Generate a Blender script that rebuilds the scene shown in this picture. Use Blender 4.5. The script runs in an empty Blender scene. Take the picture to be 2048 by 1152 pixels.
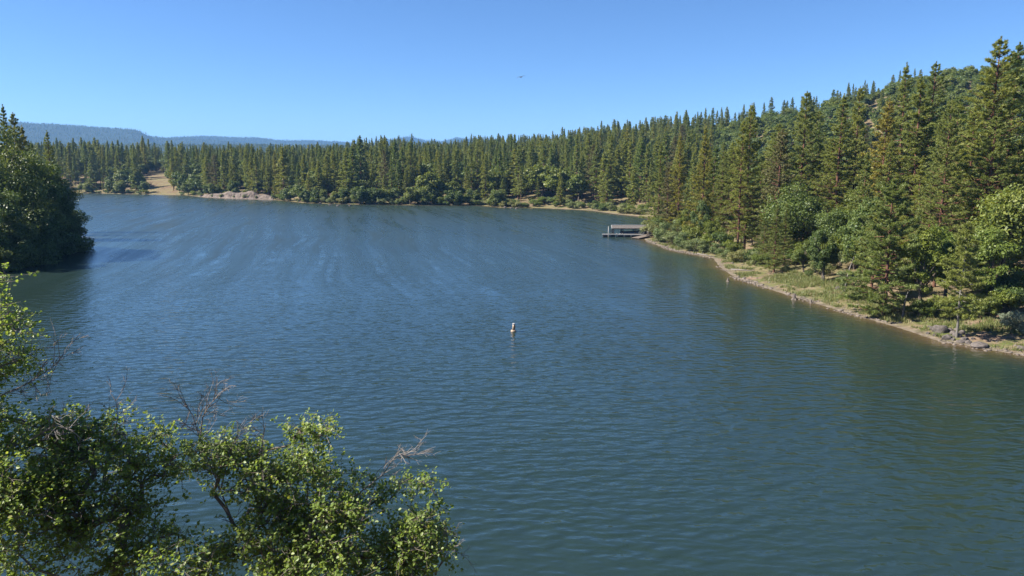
import bpy, bmesh, math, random
import numpy as np
from mathutils import Vector, Matrix

rng = np.random.default_rng(11)
random.seed(11)
scene = bpy.context.scene
COL = scene.collection

# ------------------------------------------------------------------ camera, sky, sun, exposure
F, PW, PH = 1462.0, 2048.0, 1152.0
CAMZ = 17.0
PITCH = math.atan(243.0 / F)
cP, sP = math.cos(PITCH), math.sin(PITCH)
cam_data = bpy.data.cameras.new('camera')
cam_data.sensor_width = 36.0
cam_data.lens = 36.0 * F / PW
cam_data.clip_start = 0.1
cam_data.clip_end = 40000.0
cam = bpy.data.objects.new('camera', cam_data)
COL.objects.link(cam)
cam.location = (0, 0, CAMZ)
cam.rotation_euler = (math.pi / 2 - PITCH, 0, 0)
scene.camera = cam

SUN_EL = math.radians(42)
SUN_AZ = math.radians(-92)          # clockwise from +Y: the sun stands to the left
world = bpy.data.worlds.new('World')
scene.world = world
world.use_nodes = True
wn = world.node_tree.nodes
bg = wn['Background']
sky = wn.new('ShaderNodeTexSky')
sky.sky_type = 'NISHITA'
sky.sun_disc = False
sky.sun_elevation = SUN_EL
sky.sun_rotation = SUN_AZ
sky.altitude = 2000
sky.air_density = 1.0
sky.dust_density = 0.0
sky.ozone_density = 10.0
world.node_tree.links.new(sky.outputs[0], bg.inputs['Color'])
bg.inputs['Strength'].default_value = 0.057

sd = bpy.data.lights.new('sun', 'SUN')
sd.energy = 5.0
sd.angle = math.radians(0.5)
sd.color = (1.0, 0.94, 0.84)
sun = bpy.data.objects.new('sun', sd)
COL.objects.link(sun)
sdir = Vector((math.sin(SUN_AZ) * math.cos(SUN_EL), math.cos(SUN_AZ) * math.cos(SUN_EL), math.sin(SUN_EL)))
sun.rotation_euler = (-sdir).to_track_quat('-Z', 'Y').to_euler()
sun.location = sdir * 300

scene.view_settings.view_transform = 'Standard'
scene.view_settings.look = 'None'
scene.view_settings.gamma = 1.0
scene.view_settings.exposure = 1.5
scene.cycles.use_denoising = True
scene.cycles.max_bounces = 6
scene.cycles.diffuse_bounces = 3
scene.cycles.glossy_bounces = 2
scene.cycles.transmission_bounces = 3
scene.cycles.volume_bounces = 0
scene.cycles.transparent_max_bounces = 4
scene.cycles.sample_clamp_indirect = 6.0


# ------------------------------------------------------------------ pixels to directions
def ray(px, py):
    u = (px - 1024.0) / F
    v = (576.0 - py) / F
    return np.array([u, cP + v * sP, -sP + v * cP])


def on_water(px, py):
    d = ray(px, py)
    t = -CAMZ / d[2]
    return (d[0] * t, d[1] * t)


def at_y(px, py, Y):
    d = ray(px, py)
    t = Y / d[1]
    return np.array([d[0] * t, Y, CAMZ + d[2] * t])


def project(x, y, z):
    dz = z - CAMZ
    depth = y * cP - dz * sP
    up = y * sP + dz * cP
    return 1024 + F * x / depth, 576 - F * up / depth, depth


# ------------------------------------------------------------------ value noise for shapes
_G = np.random.default_rng(5).random((64, 64, 64)).astype(np.float32)


def vnoise(x, y, z=0.0):
    x, y, z = np.broadcast_arrays(np.asarray(x, float), np.asarray(y, float), np.asarray(z, float))
    xi, yi, zi = np.floor(x).astype(int), np.floor(y).astype(int), np.floor(z).astype(int)
    fx, fy, fz = x - xi, y - yi, z - zi
    fx, fy, fz = fx * fx * (3 - 2 * fx), fy * fy * (3 - 2 * fy), fz * fz * (3 - 2 * fz)
    r = 0
    for a in (0, 1):
        for b in (0, 1):
            for c in (0, 1):
                w = (fx if a else 1 - fx) * (fy if b else 1 - fy) * (fz if c else 1 - fz)
                r = r + w * _G[(xi + a) % 64, (yi + b) % 64, (zi + c) % 64]
    return r


def fbm(x, y, z=0.0, o=4):
    s, a, r = 1.0, 0.5, 0
    for _ in range(o):
        r = r + a * (vnoise(np.asarray(x) * s + 7.3 * s, np.asarray(y) * s, np.asarray(z) * s) - 0.5)
        s *= 2.03
        a *= 0.5
    return r


def sstep(a, b, x):
    t = np.clip((np.asarray(x, float) - a) / (b - a), 0, 1)
    return t * t * (3 - 2 * t)


# ------------------------------------------------------------------ the lake's outline
SHORE_PIX_LEFT = [(-40, 552), (30, 538), (100, 518), (140, 497), (160, 480), (150, 466), (110, 452), (40, 440), (-60, 424)]
SHORE_PIX_FAR = [(-260, 396), (-120, 388), (60, 386), (165, 386), (300, 389), (380, 391), (400, 394), (450, 397), (545, 400),
                 (575, 402), (610, 406), (720, 409), (800, 410), (880, 411), (960, 411), (1000, 415), (1080, 416), (1180, 421),
                 (1230, 428), (1285, 434), (1340, 440)]
SHORE_PIX_RIGHT = [(1345, 450), (1310, 458), (1292, 468), (1288, 480), (1340, 500), (1425, 516), (1440, 535), (1470, 556),
                   (1520, 573), (1600, 598), (1700, 628), (1800, 657), (1860, 677), (1880, 684), (1925, 690), (1960, 698), (2050, 712), (2250, 750)]
poly = [(75, 30), (60, 8), (25, 11), (5, 12), (-15, 14), (-33, 18), (-45, 32), (-62, 68), (-82, 100)]
poly += [on_water(*p) for p in SHORE_PIX_LEFT + SHORE_PIX_FAR + SHORE_PIX_RIGHT]
POLY = np.array(poly)


def sdf(x, y):
    """metres from the waterline: positive on land, negative in the lake"""
    x = np.asarray(x, float)
    y = np.asarray(y, float)
    best = np.full(x.shape, 1e18)
    inside = np.zeros(x.shape, bool)
    n = len(POLY)
    for i in range(n):
        ax, ay = POLY[i]
        bx, by = POLY[(i + 1) % n]
        ex, ey = bx - ax, by - ay
        t = np.clip(((x - ax) * ex + (y - ay) * ey) / (ex * ex + ey * ey + 1e-9), 0, 1)
        dx, dy = x - ax - t * ex, y - ay - t * ey
        best = np.minimum(best, dx * dx + dy * dy)
        cond = (ay > y) != (by > y)
        xc = ax + (y - ay) / (by - ay + 1e-12) * ex
        inside ^= cond & (x < xc)
    d = np.sqrt(best)
    return np.where(inside, -d, d)


def ridge_pts(lst):
    return np.array([[at_y(px, py, Y)[0], Y, at_y(px, py, Y)[2]] for px, py, Y in lst])


RIDGES = [   # (points, half width, base level)
    (ridge_pts([(700, 318, 950), (900, 316, 850), (1000, 314, 780), (1100, 311, 700), (1200, 310, 640), (1300, 299, 590), (1400, 283, 550),
                (1500, 269, 510), (1600, 251, 480), (1700, 226, 450), (1800, 192, 430), (1900, 166, 415), (2050, 152, 400),
                (2400, 152, 390)]), 215.0),
    (ridge_pts([(-300, 236, 5000), (-100, 240, 5000), (30, 246, 5000), (130, 249, 5000), (215, 254, 5100), (255, 266, 5200), (340, 277, 5300)]), 1500.0),
    (ridge_pts([(300, 283, 6300), (360, 276, 6400), (420, 273, 6400), (520, 278, 6500), (565, 283, 6500), (680, 285, 6500), (740, 290, 6500)]), 1500.0),
    (ridge_pts([(735, 288, 7000), (775, 279, 7000), (822, 273, 7000), (850, 281, 7000), (885, 283, 7000), (912, 275, 7000), (955, 280, 7000),
                (1000, 290, 7000), (1080, 300, 7000)]), 1100.0),
    (ridge_pts([(-200, 296, 2700), (150, 292, 2700), (400, 292, 2800), (700, 294, 2900), (1000, 300, 3000)]), 900.0),
]


def ridge_h(x, y, pts, width):
    best = np.full(x.shape, 1e18)
    zz = np.zeros(x.shape)
    for i in range(len(pts) - 1):
        ax, ay, az = pts[i]
        bx, by, bz = pts[i + 1]
        ex, ey = bx - ax, by - ay
        t = np.clip(((x - ax) * ex + (y - ay) * ey) / (ex * ex + ey * ey), 0, 1)
        d = (x - ax - t * ex) ** 2 + (y - ay - t * ey) ** 2
        m = d < best
        best = np.where(m, d, best)
        zz = np.where(m, az + (bz - az) * t, zz)
    d = np.sqrt(best) / width
    return zz * np.exp(-1.3 * d * d) * (1 - sstep(1.0, 2.0, d))


def height(x, y, s=None):
    x = np.asarray(x, float)
    y = np.asarray(y, float)
    if s is None:
        s = sdf(x, y)
    r = np.hypot(x, y)
    sl = np.maximum(s, 0)
    plateau = 9 + 10 * fbm(x / 130, y / 130, 1.5, 3) + 5.5 * sstep(-150, -220, x) * sstep(380, 440, y)
    se = np.where(sl < 8, 0.38 * sl, sl - 4.96)
    z = plateau * (1 - np.exp(-se / 38.0))
    z = z + 0.5 * fbm(x / 6, y / 6, 3.1, 3) * sstep(1, 8, sl) + 0.16 * fbm(x / 1.3, y / 1.3, 2.0, 3) * sstep(0.2, 2, sl)
    for i, (pts, w) in enumerate(RIDGES):
        h = ridge_h(x, y, pts, w)
        if i == 0:
            h = h * sstep(15, 230, sl) * (1 + 0.12 * fbm(x / 60, y / 60, 0, 3))
            z = np.maximum(z, h)
        else:
            z = np.maximum(z, h * (1 + 0.16 * fbm(x / 500, y / 500, i, 5)) + 8 * fbm(x / 160, y / 160, i, 3) * (h > 5))
    # the steep bank that the photographer stands on
    wn_ = 1 - sstep(30, 60, r)
    bank = 15.4 * np.clip(sl / 11.8, 0, 1)
    z = z * (1 - wn_) + bank * wn_
    return np.where(s >= 0, z, np.maximum(-5.0, 0.22 * s))


def hgt(x, y):
    return float(height(np.array([x]), np.array([y]))[0])


# ------------------------------------------------------------------ mesh helpers
def mesh_from(name, verts, faces, mats=(), smooth=False, midx=None):
    me = bpy.data.meshes.new(name)
    verts = np.asarray(verts, np.float32)
    if isinstance(faces, np.ndarray):
        k = faces.shape[1]
        nf = len(faces)
        me.vertices.add(len(verts))
        me.vertices.foreach_set('co', verts.ravel())
        me.loops.add(nf * k)
        me.loops.foreach_set('vertex_index', faces.astype(np.int32).ravel())
        me.polygons.add(nf)
        me.polygons.foreach_set('loop_start', np.arange(0, nf * k, k, dtype=np.int32))
        me.update(calc_edges=True)
    else:
        me.from_pydata(verts.tolist(), [], faces)
        me.update()
    for m in mats:
        me.materials.append(m)
    if midx is not None:
        me.polygons.foreach_set('material_index', np.asarray(midx, np.int32))
    if smooth:
        me.polygons.foreach_set('use_smooth', np.ones(len(me.polygons), bool))
    return me


def link(name, me, parent=None):
    o = bpy.data.objects.new(name, me)
    COL.objects.link(o)
    if parent is not None:
        o.parent = parent
    return o


def tag(o, label, cat, group=None):
    o['label'] = label
    o['category'] = cat
    if group:
        o['group'] = group
    return o


def thing(name, label, cat, loc, rz=0.0, group=None):
    o = link(name, None)
    o.location = loc
    o.rotation_euler = (0, 0, rz)
    return tag(o, label, cat, group)


class MB:
    """collects boxes, tubes and loose shapes into one mesh"""

    def __init__(self):
        self.v, self.f = [], []

    def add(self, vs, fs):
        b = len(self.v)
        self.v += [tuple(map(float, p)) for p in vs]
        self.f += [tuple(b + i for i in q) for q in fs]

    def box(self, c, s, rot=None):
        M = rot if rot is not None else Matrix.Identity(3)
        c = Vector(c)
        vs = [c + M @ Vector((sx * s[0] / 2, sy * s[1] / 2, sz * s[2] / 2)) for sx in (-1, 1) for sy in (-1, 1) for sz in (-1, 1)]
        self.add(vs, [(0, 1, 3, 2), (4, 6, 7, 5), (0, 4, 5, 1), (2, 3, 7, 6), (0, 2, 6, 4), (1, 5, 7, 3)])

    def tube(self, pts, rad, n=6, cap=True):
        pts = [np.asarray(p, float) for p in pts]
        k = len(pts)
        vs = []
        prev = None
        for i in range(k):
            d = pts[min(i + 1, k - 1)] - pts[max(i - 1, 0)]
            d = d / (np.linalg.norm(d) + 1e-9)
            if prev is None:
                a = np.cross(d, (0, 0, 1.0)) if abs(d[2]) < 0.9 else np.cross(d, (1.0, 0, 0))
            else:
                a = prev - d * np.dot(prev, d)
            a = a / (np.linalg.norm(a) + 1e-9)
            prev = a
            b = np.cross(d, a)
            r = rad[i] if hasattr(rad, '__len__') else rad
            for j in range(n):
                t = 2 * math.pi * j / n
                vs.append(pts[i] + r * (math.cos(t) * a + math.sin(t) * b))
        fs = []
        for i in range(k - 1):
            for j in range(n):
                fs.append((i * n + j, i * n + (j + 1) % n, (i + 1) * n + (j + 1) % n, (i + 1) * n + j))
        if cap and n > 2:
            fs.append(tuple(range(n))[::-1])
            fs.append(tuple((k - 1) * n + j for j in range(n)))
        self.add(vs, fs)

    def lathe(self, prof, n=16, c=(0, 0, 0)):
        vs = [(c[0] + r * math.cos(2 * math.pi * j / n), c[1] + r * math.sin(2 * math.pi * j / n), c[2] + z) for r, z in prof for j in range(n)]
        fs = [(i * n + j, i * n + (j + 1) % n, (i + 1) * n + (j + 1) % n, (i + 1) * n + j) for i in range(len(prof) - 1) for j in range(n)]
        fs.append(tuple(range(n))[::-1])
        fs.append(tuple((len(prof) - 1) * n + j for j in range(n)))
        self.add(vs, fs)

    def mesh(self, name, mat, smooth=False):
        return mesh_from(name, self.v, self.f, [mat], smooth)

    def build(self, name, mat, parent=None, smooth=False):
        return link(name, self.mesh(name, mat, smooth), parent)


# ------------------------------------------------------------------ materials
def new_mat(name):
    m = bpy.data.materials.new(name)
    m.use_nodes = True
    nt = m.node_tree
    b = nt.nodes['Principled BSDF']
    return m, nt, b


def ramp(nt, stops, fac=None):
    n = nt.nodes.new('ShaderNodeValToRGB')
    cr = n.color_ramp
    while len(cr.elements) < len(stops):
        cr.elements.new(0.5)
    for e, (p, c) in zip(cr.elements, stops):
        e.position = p
        e.color = (*c, 1)
    if fac is not None:
        nt.links.new(fac, n.inputs[0])
    return n


def noise(nt, scale, detail=4, vec=None, rough=0.55):
    n = nt.nodes.new('ShaderNodeTexNoise')
    n.inputs['Scale'].default_value = scale
    n.inputs['Detail'].default_value = detail
    n.inputs['Roughness'].default_value = rough
    if vec is not None:
        nt.links.new(vec, n.inputs['Vector'])
    return n


def math_node(nt, op, a, b=None, clamp=False):
    n = nt.nodes.new('ShaderNodeMath')
    n.operation = op
    n.use_clamp = clamp
    for i, v in enumerate((a, b)):
        if v is None:
            continue
        if isinstance(v, (int, float)):
            n.inputs[i].default_value = v
        else:
            nt.links.new(v, n.inputs[i])
    return n.outputs[0]


def mix_col(nt, fac, a, b, mode='MIX'):
    n = nt.nodes.new('ShaderNodeMix')
    n.data_type = 'RGBA'
    n.blend_type = mode
    for i, v in ((0, fac), (6, a), (7, b)):
        if isinstance(v, (int, float)):
            n.inputs[i].default_value = v
        elif isinstance(v, tuple):
            n.inputs[i].default_value = (*v, 1)
        else:
            nt.links.new(v, n.inputs[i])
    return n.outputs[2]


def leaf_mat(name, cols, tree_cols, trans=0.3, rough=0.5, spec=0.35):
    """colour differs leaf by leaf (cols) and tree by tree (tree_cols, a multiplier)"""
    m, nt, b = new_mat(name)
    geo = nt.nodes.new('ShaderNodeNewGeometry')
    oi = nt.nodes.new('ShaderNodeObjectInfo')
    r1 = ramp(nt, cols, geo.outputs['Random Per Island'])
    r2 = ramp(nt, tree_cols, oi.outputs['Random'])
    c = mix_col(nt, 1.0, r1.outputs[0], r2.outputs[0], 'MULTIPLY')
    nt.links.new(c, b.inputs['Base Color'])
    b.inputs['Roughness'].default_value = rough
    b.inputs['Specular IOR Level'].default_value = spec
    tr = nt.nodes.new('ShaderNodeBsdfTranslucent')
    tc = mix_col(nt, 1.0, c, (1.25, 1.2, 0.6), 'MULTIPLY')
    nt.links.new(tc, tr.inputs['Color'])
    mx = nt.nodes.new('ShaderNodeMixShader')
    mx.inputs[0].default_value = trans
    nt.links.new(b.outputs[0], mx.inputs[1])
    nt.links.new(tr.outputs[0], mx.inputs[2])
    nt.links.new(mx.outputs[0], nt.nodes['Material Output'].inputs['Surface'])
    return m


def solid(name, col, rough=0.7, var=0.25, scale=3.0, bump=0.0, metallic=0.0, stretch=None):
    m, nt, b = new_mat(name)
    tc = nt.nodes.new('ShaderNodeTexCoord')
    vec = tc.outputs['Object']
    if stretch:
        mp = nt.nodes.new('ShaderNodeMapping')
        mp.inputs['Scale'].default_value = stretch
        nt.links.new(vec, mp.inputs['Vector'])
        vec = mp.outputs[0]
    n = noise(nt, scale, 6, vec, 0.65)
    lo = tuple(max(0.0, c * (1 - var)) for c in col)
    hi = tuple(min(1.0, c * (1 + var)) for c in col)
    r = ramp(nt, [(0.3, lo), (0.7, hi)], n.outputs[0])
    nt.links.new(r.outputs[0], b.inputs['Base Color'])
    b.inputs['Roughness'].default_value = rough
    b.inputs['Metallic'].default_value = metallic
    if bump:
        bn = nt.nodes.new('ShaderNodeBump')
        bn.inputs['Distance'].default_value = bump
        nt.links.new(n.outputs[0], bn.inputs['Height'])
        nt.links.new(bn.outputs[0], b.inputs['Normal'])
    return m


M = {}
M['needle'] = leaf_mat('pine_needles', [(0.0, (0.118, 0.145, 0.036)), (0.6, (0.195, 0.216, 0.056)), (1.0, (0.290, 0.292, 0.092))],
                       [(0.0, (0.66, 0.82, 0.88)), (0.4, (0.95, 1.0, 1.0)), (0.93, (1.12, 1.10, 0.9)), (1.0, (1.2, 1.05, 0.8))], 0.38, 0.5, 0.3)
M['needle_gold'] = leaf_mat('golden_needles', [(0.0, (0.16, 0.15, 0.03)), (1.0, (0.32, 0.27, 0.05))], [(0, (1, 1, 1)), (1, (1, 1, 1))], 0.25)
M['needle_brown'] = leaf_mat('brown_needles', [(0.0, (0.14, 0.105, 0.045)), (0.5, (0.15, 0.15, 0.055)), (1.0, (0.18, 0.19, 0.065))], [(0, (0.9, 0.9, 0.9)), (1, (1.1, 1, 1))], 0.2)
M['oak'] = leaf_mat('oak_leaves', [(0.0, (0.066, 0.098, 0.024)), (0.5, (0.108, 0.145, 0.034)), (1.0, (0.170, 0.200, 0.050))],
                    [(0.0, (0.72, 0.82, 0.85)), (0.5, (0.98, 1.0, 1.0)), (1.0, (1.35, 1.2, 0.85))], 0.36)
M['lime'] = leaf_mat('bright_leaves', [(0.0, (0.085, 0.125, 0.022)), (1.0, (0.17, 0.215, 0.042))], [(0, (0.85, 0.95, 1)), (1, (1.2, 1.08, 0.9))], 0.38)
M['dark_oak'] = leaf_mat('dark_oak_leaves', [(0.0, (0.055, 0.085, 0.018)), (0.7, (0.10, 0.145, 0.028)), (1.0, (0.175, 0.215, 0.042))],
                         [(0, (0.85, 0.95, 1)), (1, (1.2, 1.05, 0.9))], 0.25)
M['willow'] = leaf_mat('willow_leaves', [(0.0, (0.11, 0.145, 0.05)), (0.6, (0.17, 0.20, 0.075)), (1.0, (0.26, 0.25, 0.12))],
                       [(0, (0.75, 0.9, 0.8)), (0.6, (1, 1, 1)), (1, (1.2, 1.05, 0.95))], 0.3)
M['sage'] = leaf_mat('sage_leaves', [(0.0, (0.13, 0.16, 0.10)), (1.0, (0.24, 0.27, 0.19))], [(0, (0.9, 0.9, 0.9)), (1, (1.1, 1.1, 1.1))], 0.2)
M['alder'] = leaf_mat('alder_leaves', [(0.0, (0.110, 0.175, 0.038)), (0.45, (0.175, 0.250, 0.056)), (0.9, (0.245, 0.31, 0.08)), (1.0, (0.31, 0.31, 0.08))],
                      [(0, (1, 1, 1)), (1, (1, 1, 1))], 0.5, 0.45, 0.35)
M['grass'] = leaf_mat('shore_grass', [(0.0, (0.08, 0.12, 0.03)), (0.5, (0.14, 0.165, 0.05)), (1.0, (0.25, 0.22, 0.10))], [(0, (1, 1, 1)), (1, (1, 1, 1))], 0.25)
M['bark_red'] = solid('red_pine_bark', (0.105, 0.045, 0.027), 0.9, 0.55, 2.5, 0.05, stretch=(3, 3, 0.5))
M['bark'] = solid('grey_brown_bark', (0.085, 0.065, 0.048), 0.9, 0.5, 3, 0.04, stretch=(3, 3, 0.6))
M['bark_near'] = solid('alder_bark', (0.13, 0.105, 0.085), 0.85, 0.5, 9, 0.01, stretch=(3, 3, 1))
M['dead'] = solid('bleached_dead_wood', (0.15, 0.13, 0.115), 0.85, 0.35, 6, 0.01, stretch=(2, 2, 0.6))
M['white_bark'] = solid('pale_bark', (0.13, 0.118, 0.105), 0.8, 0.35, 4, 0.01)
M['stump'] = solid('wet_stump_wood', (0.11, 0.09, 0.075), 0.9, 0.4, 6, 0.01)
M['rock'] = solid('basalt', (0.095, 0.080, 0.071), 0.9, 0.6, 2.2, 0.06)
M['pebble'] = solid('shore_stones', (0.125, 0.102, 0.085), 0.9, 0.55, 1.2, 0.02)
M['wood'] = solid('weathered_planks', (0.19, 0.18, 0.17), 0.8, 0.3, 5, 0.01, stretch=(0.4, 4, 4))
M['wood_brown'] = solid('brown_planks', (0.12, 0.095, 0.075), 0.85, 0.4, 5, 0.01, stretch=(0.4, 4, 4))
M['wood_dark'] = solid('dark_timber', (0.035, 0.03, 0.028), 0.8, 0.4, 5)
M['shingle'] = solid('weathered_shingles', (0.105, 0.092, 0.083), 0.9, 0.6, 6, 0.02)
M['white'] = solid('white_paint', (0.26, 0.26, 0.255), 0.5, 0.08, 4)
M['float'] = solid('dock_floats', (0.02, 0.02, 0.022), 0.6, 0.3, 4)
M['steel'] = solid('galvanised_steel', (0.55, 0.57, 0.58), 0.4, 0.15, 5, metallic=0.5)
M['buoy'] = solid('buoy_plastic', (0.30, 0.225, 0.155), 0.45, 0.08, 5)
M['orange'] = solid('brown_orange', (0.24, 0.11, 0.045), 0.5, 0.15, 5)
M['bird'] = solid('bird_feathers', (0.05, 0.05, 0.055), 0.8, 0.3, 8)
M['tarp'] = solid('boat_paint', (0.20, 0.27, 0.33), 0.4, 0.1, 2)


def ground_material():
    m, nt, b = new_mat('ground')
    geo = nt.nodes.new('ShaderNodeNewGeometry')
    pos = geo.outputs['Position']
    at = nt.nodes.new('ShaderNodeAttribute')
    at.attribute_name = 'shore'
    s = at.outputs['Fac']
    n1 = noise(nt, 0.09, 6, pos, 0.6)
    n2 = noise(nt, 0.9, 6, pos, 0.7)
    n3 = noise(nt, 0.35, 5, pos, 0.6)
    soil = ramp(nt, [(0.25, (0.105, 0.071, 0.049)), (0.5, (0.195, 0.135, 0.094)), (0.75, (0.255, 0.195, 0.143))], n2.outputs[0])
    dry = ramp(nt, [(0.3, (0.115, 0.096, 0.046)), (0.7, (0.205, 0.175, 0.092))], n2.outputs[0])
    green = ramp(nt, [(0.3, (0.053, 0.068, 0.019)), (0.7, (0.112, 0.124, 0.038))], n2.outputs[0])
    litter = ramp(nt, [(0.3, (0.075, 0.053, 0.034)), (0.7, (0.180, 0.124, 0.079))], n2.outputs[0])
    c = mix_col(nt, ramp(nt, [(0.42, (0, 0, 0)), (0.56, (1, 1, 1))], n3.outputs[0]).outputs[0], soil.outputs[0], green.outputs[0])
    c = mix_col(nt, ramp(nt, [(0.45, (0, 0, 0)), (0.6, (1, 1, 1))], n1.outputs[0]).outputs[0], c, dry.outputs[0])
    # under the trees: needle litter and dry grass
    far = nt.nodes.new('ShaderNodeMapRange')
    far.inputs[1].default_value = 6
    far.inputs[2].default_value = 22
    nt.links.new(s, far.inputs[0])
    inland = mix_col(nt, ramp(nt, [(0.4, (0, 0, 0)), (0.62, (1, 1, 1))], n1.outputs[0]).outputs[0], litter.outputs[0], dry.outputs[0])
    c = mix_col(nt, far.outputs[0], c, inland)
    # stones and wet mud at the waterline
    near = nt.nodes.new('ShaderNodeMapRange')
    near.inputs[1].default_value = 0.2
    near.inputs[2].default_value = 1.8
    nt.links.new(s, near.inputs[0])
    c = mix_col(nt, near.outputs[0], ramp(nt, [(0.35, (0.075, 0.060, 0.041)), (0.65, (0.210, 0.173, 0.135))], n2.outputs[0]).outputs[0], c)
    # wooded mountains
    am = nt.nodes.new('ShaderNodeAttribute')
    am.attribute_name = 'wooded'
    n4 = noise(nt, 0.012, 8, pos, 0.7)
    wood = ramp(nt, [(0.35, (0.018, 0.030, 0.014)), (0.62, (0.034, 0.045, 0.02)), (0.8, (0.06, 0.06, 0.035))], n4.outputs[0])
    c = mix_col(nt, am.outputs['Fac'], c, wood.outputs[0])
    nt.links.new(c, b.inputs['Base Color'])
    b.inputs['Roughness'].default_value = 0.95
    b.inputs['Specular IOR Level'].default_value = 0.1
    bn = nt.nodes.new('ShaderNodeBump')
    bn.inputs['Distance'].default_value = 0.25
    nt.links.new(n2.outputs[0], bn.inputs['Height'])
    nt.links.new(bn.outputs[0], b.inputs['Normal'])
    return m


def water_material():
    m, nt, b = new_mat('lake_water')
    geo = nt.nodes.new('ShaderNodeNewGeometry')
    pos = geo.outputs['Position']
    WIND = math.radians(12)

    def mapped(sx, sy, rot=WIND, loc=(0, 0, 0)):
        mp = nt.nodes.new('ShaderNodeMapping')
        mp.vector_type = 'TEXTURE'
        mp.inputs['Rotation'].default_value = (0, 0, rot)
        mp.inputs['Scale'].default_value = (sx, sy, 1)
        mp.inputs['Location'].default_value = loc
        nt.links.new(pos, mp.inputs['Vector'])
        return mp.outputs[0]
    # wind lanes: long streaks where the ripples are stronger or weaker
    warp = noise(nt, 0.012, 2, pos)
    wv = nt.nodes.new('ShaderNodeVectorMath')
    wv.operation = 'MULTIPLY_ADD'
    nt.links.new(warp.outputs['Color'], wv.inputs[0])
    wv.inputs[1].default_value = (13, 13, 0)
    nt.links.new(pos, wv.inputs[2])
    mp = nt.nodes.new('ShaderNodeMapping')
    mp.vector_type = 'TEXTURE'
    mp.inputs['Rotation'].default_value = (0, 0, math.radians(14))
    mp.inputs['Scale'].default_value = (3.6, 70, 1)
    nt.links.new(wv.outputs[0], mp.inputs['Vector'])
    lane = noise(nt, 1.0, 5, mp.outputs[0], 0.62)
    lane_f = nt.nodes.new('ShaderNodeMapRange')
    lane_f.inputs[1].default_value = 0.36
    lane_f.inputs[2].default_value = 0.66
    lane_f.inputs[3].default_value = 0.35
    lane_f.inputs[4].default_value = 1.6
    nt.links.new(lane.outputs[0], lane_f.inputs[0])
    gust = noise(nt, 0.022, 3, pos)
    gust_f = nt.nodes.new('ShaderNodeMapRange')
    gust_f.inputs[1].default_value = 0.35
    gust_f.inputs[2].default_value = 0.65
    gust_f.inputs[3].default_value = 0.7
    gust_f.inputs[4].default_value = 1.15
    nt.links.new(gust.outputs[0], gust_f.inputs[0])
    at = nt.nodes.new('ShaderNodeAttribute')
    at.attribute_name = 'calm'
    fe = nt.nodes.new('ShaderNodeAttribute')
    fe.attribute_name = 'fetch'
    lane_v = math_node(nt, 'ADD', 1.0, math_node(nt, 'MULTIPLY', math_node(nt, 'SUBTRACT', lane_f.outputs[0], 1.0), fe.outputs['Fac']))
    amp = math_node(nt, 'MULTIPLY', lane_v, gust_f.outputs[0])
    amp = math_node(nt, 'MULTIPLY', amp, at.outputs['Fac'])
    sk_ = nt.nodes.new('ShaderNodeAttribute')
    sk_.attribute_name = 'slick'
    mp2 = nt.nodes.new('ShaderNodeMapping')
    mp2.vector_type = 'TEXTURE'
    mp2.inputs['Rotation'].default_value = (0, 0, math.radians(13))
    mp2.inputs['Scale'].default_value = (2.1, 60, 1)
    mp2.inputs['Location'].default_value = (31, 7, 0)
    nt.links.new(wv.outputs[0], mp2.inputs['Vector'])
    ln2 = noise(nt, 1.0, 4, mp2.outputs[0], 0.6)
    lm = nt.nodes.new('ShaderNodeMapRange')
    lm.interpolation_type = 'SMOOTHSTEP'
    lm.inputs[1].default_value = 0.47
    lm.inputs[2].default_value = 0.68
    nt.links.new(ln2.outputs[0], lm.inputs[0])
    brk = noise(nt, 0.16, 4, pos, 0.65)
    bm = nt.nodes.new('ShaderNodeMapRange')
    bm.interpolation_type = 'SMOOTHSTEP'
    bm.inputs[1].default_value = 0.42
    bm.inputs[2].default_value = 0.60
    nt.links.new(brk.outputs[0], bm.inputs[0])
    slick = math_node(nt, 'MULTIPLY', lm.outputs[0], math_node(nt, 'ADD', 0.12, math_node(nt, 'MULTIPLY', bm.outputs[0], 0.88)))
    slick = math_node(nt, 'MULTIPLY', slick, sk_.outputs['Fac'])
    keep_ = math_node(nt, 'SUBTRACT', 1.0, math_node(nt, 'MULTIPLY', slick, 0.52))
    amp = math_node(nt, 'MULTIPLY', amp, keep_)
    w1 = noise(nt, 1.0, 1, mapped(1.45, 0.74, math.radians(3)), 0.45)
    w2 = noise(nt, 1.0, 2, mapped(0.62, 0.30, math.radians(-6)), 0.55)
    w3 = noise(nt, 1.0, 2, mapped(5.5, 2.3, math.radians(12)), 0.5)
    h = math_node(nt, 'MULTIPLY', w1.outputs[0], 0.125)
    h = math_node(nt, 'ADD', h, math_node(nt, 'MULTIPLY', w2.outputs[0], 0.026))
    h = math_node(nt, 'MULTIPLY', h, amp)
    h = math_node(nt, 'ADD', h, math_node(nt, 'MULTIPLY', w3.outputs[0], 0.055))
    h = math_node(nt, 'MULTIPLY', h, math_node(nt, 'SUBTRACT', 1.55, math_node(nt, 'MULTIPLY', fe.outputs['Fac'], 1.2)))
    bn = nt.nodes.new('ShaderNodeBump')
    bn.inputs['Strength'].default_value = 1.0
    bn.inputs['Distance'].default_value = 1.0
    bn.inputs['Filter Width'].default_value = 0.01
    nt.links.new(h, bn.inputs['Height'])
    nt.links.new(bn.outputs[0], b.inputs['Normal'])
    dp = nt.nodes.new('ShaderNodeAttribute')
    dp.attribute_name = 'depth'
    murk = noise(nt, 0.03, 3, pos)
    deep = ramp(nt, [(0.3, (0.0125, 0.0245, 0.0205)), (0.7, (0.015, 0.029, 0.0245))], murk.outputs[0])
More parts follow.
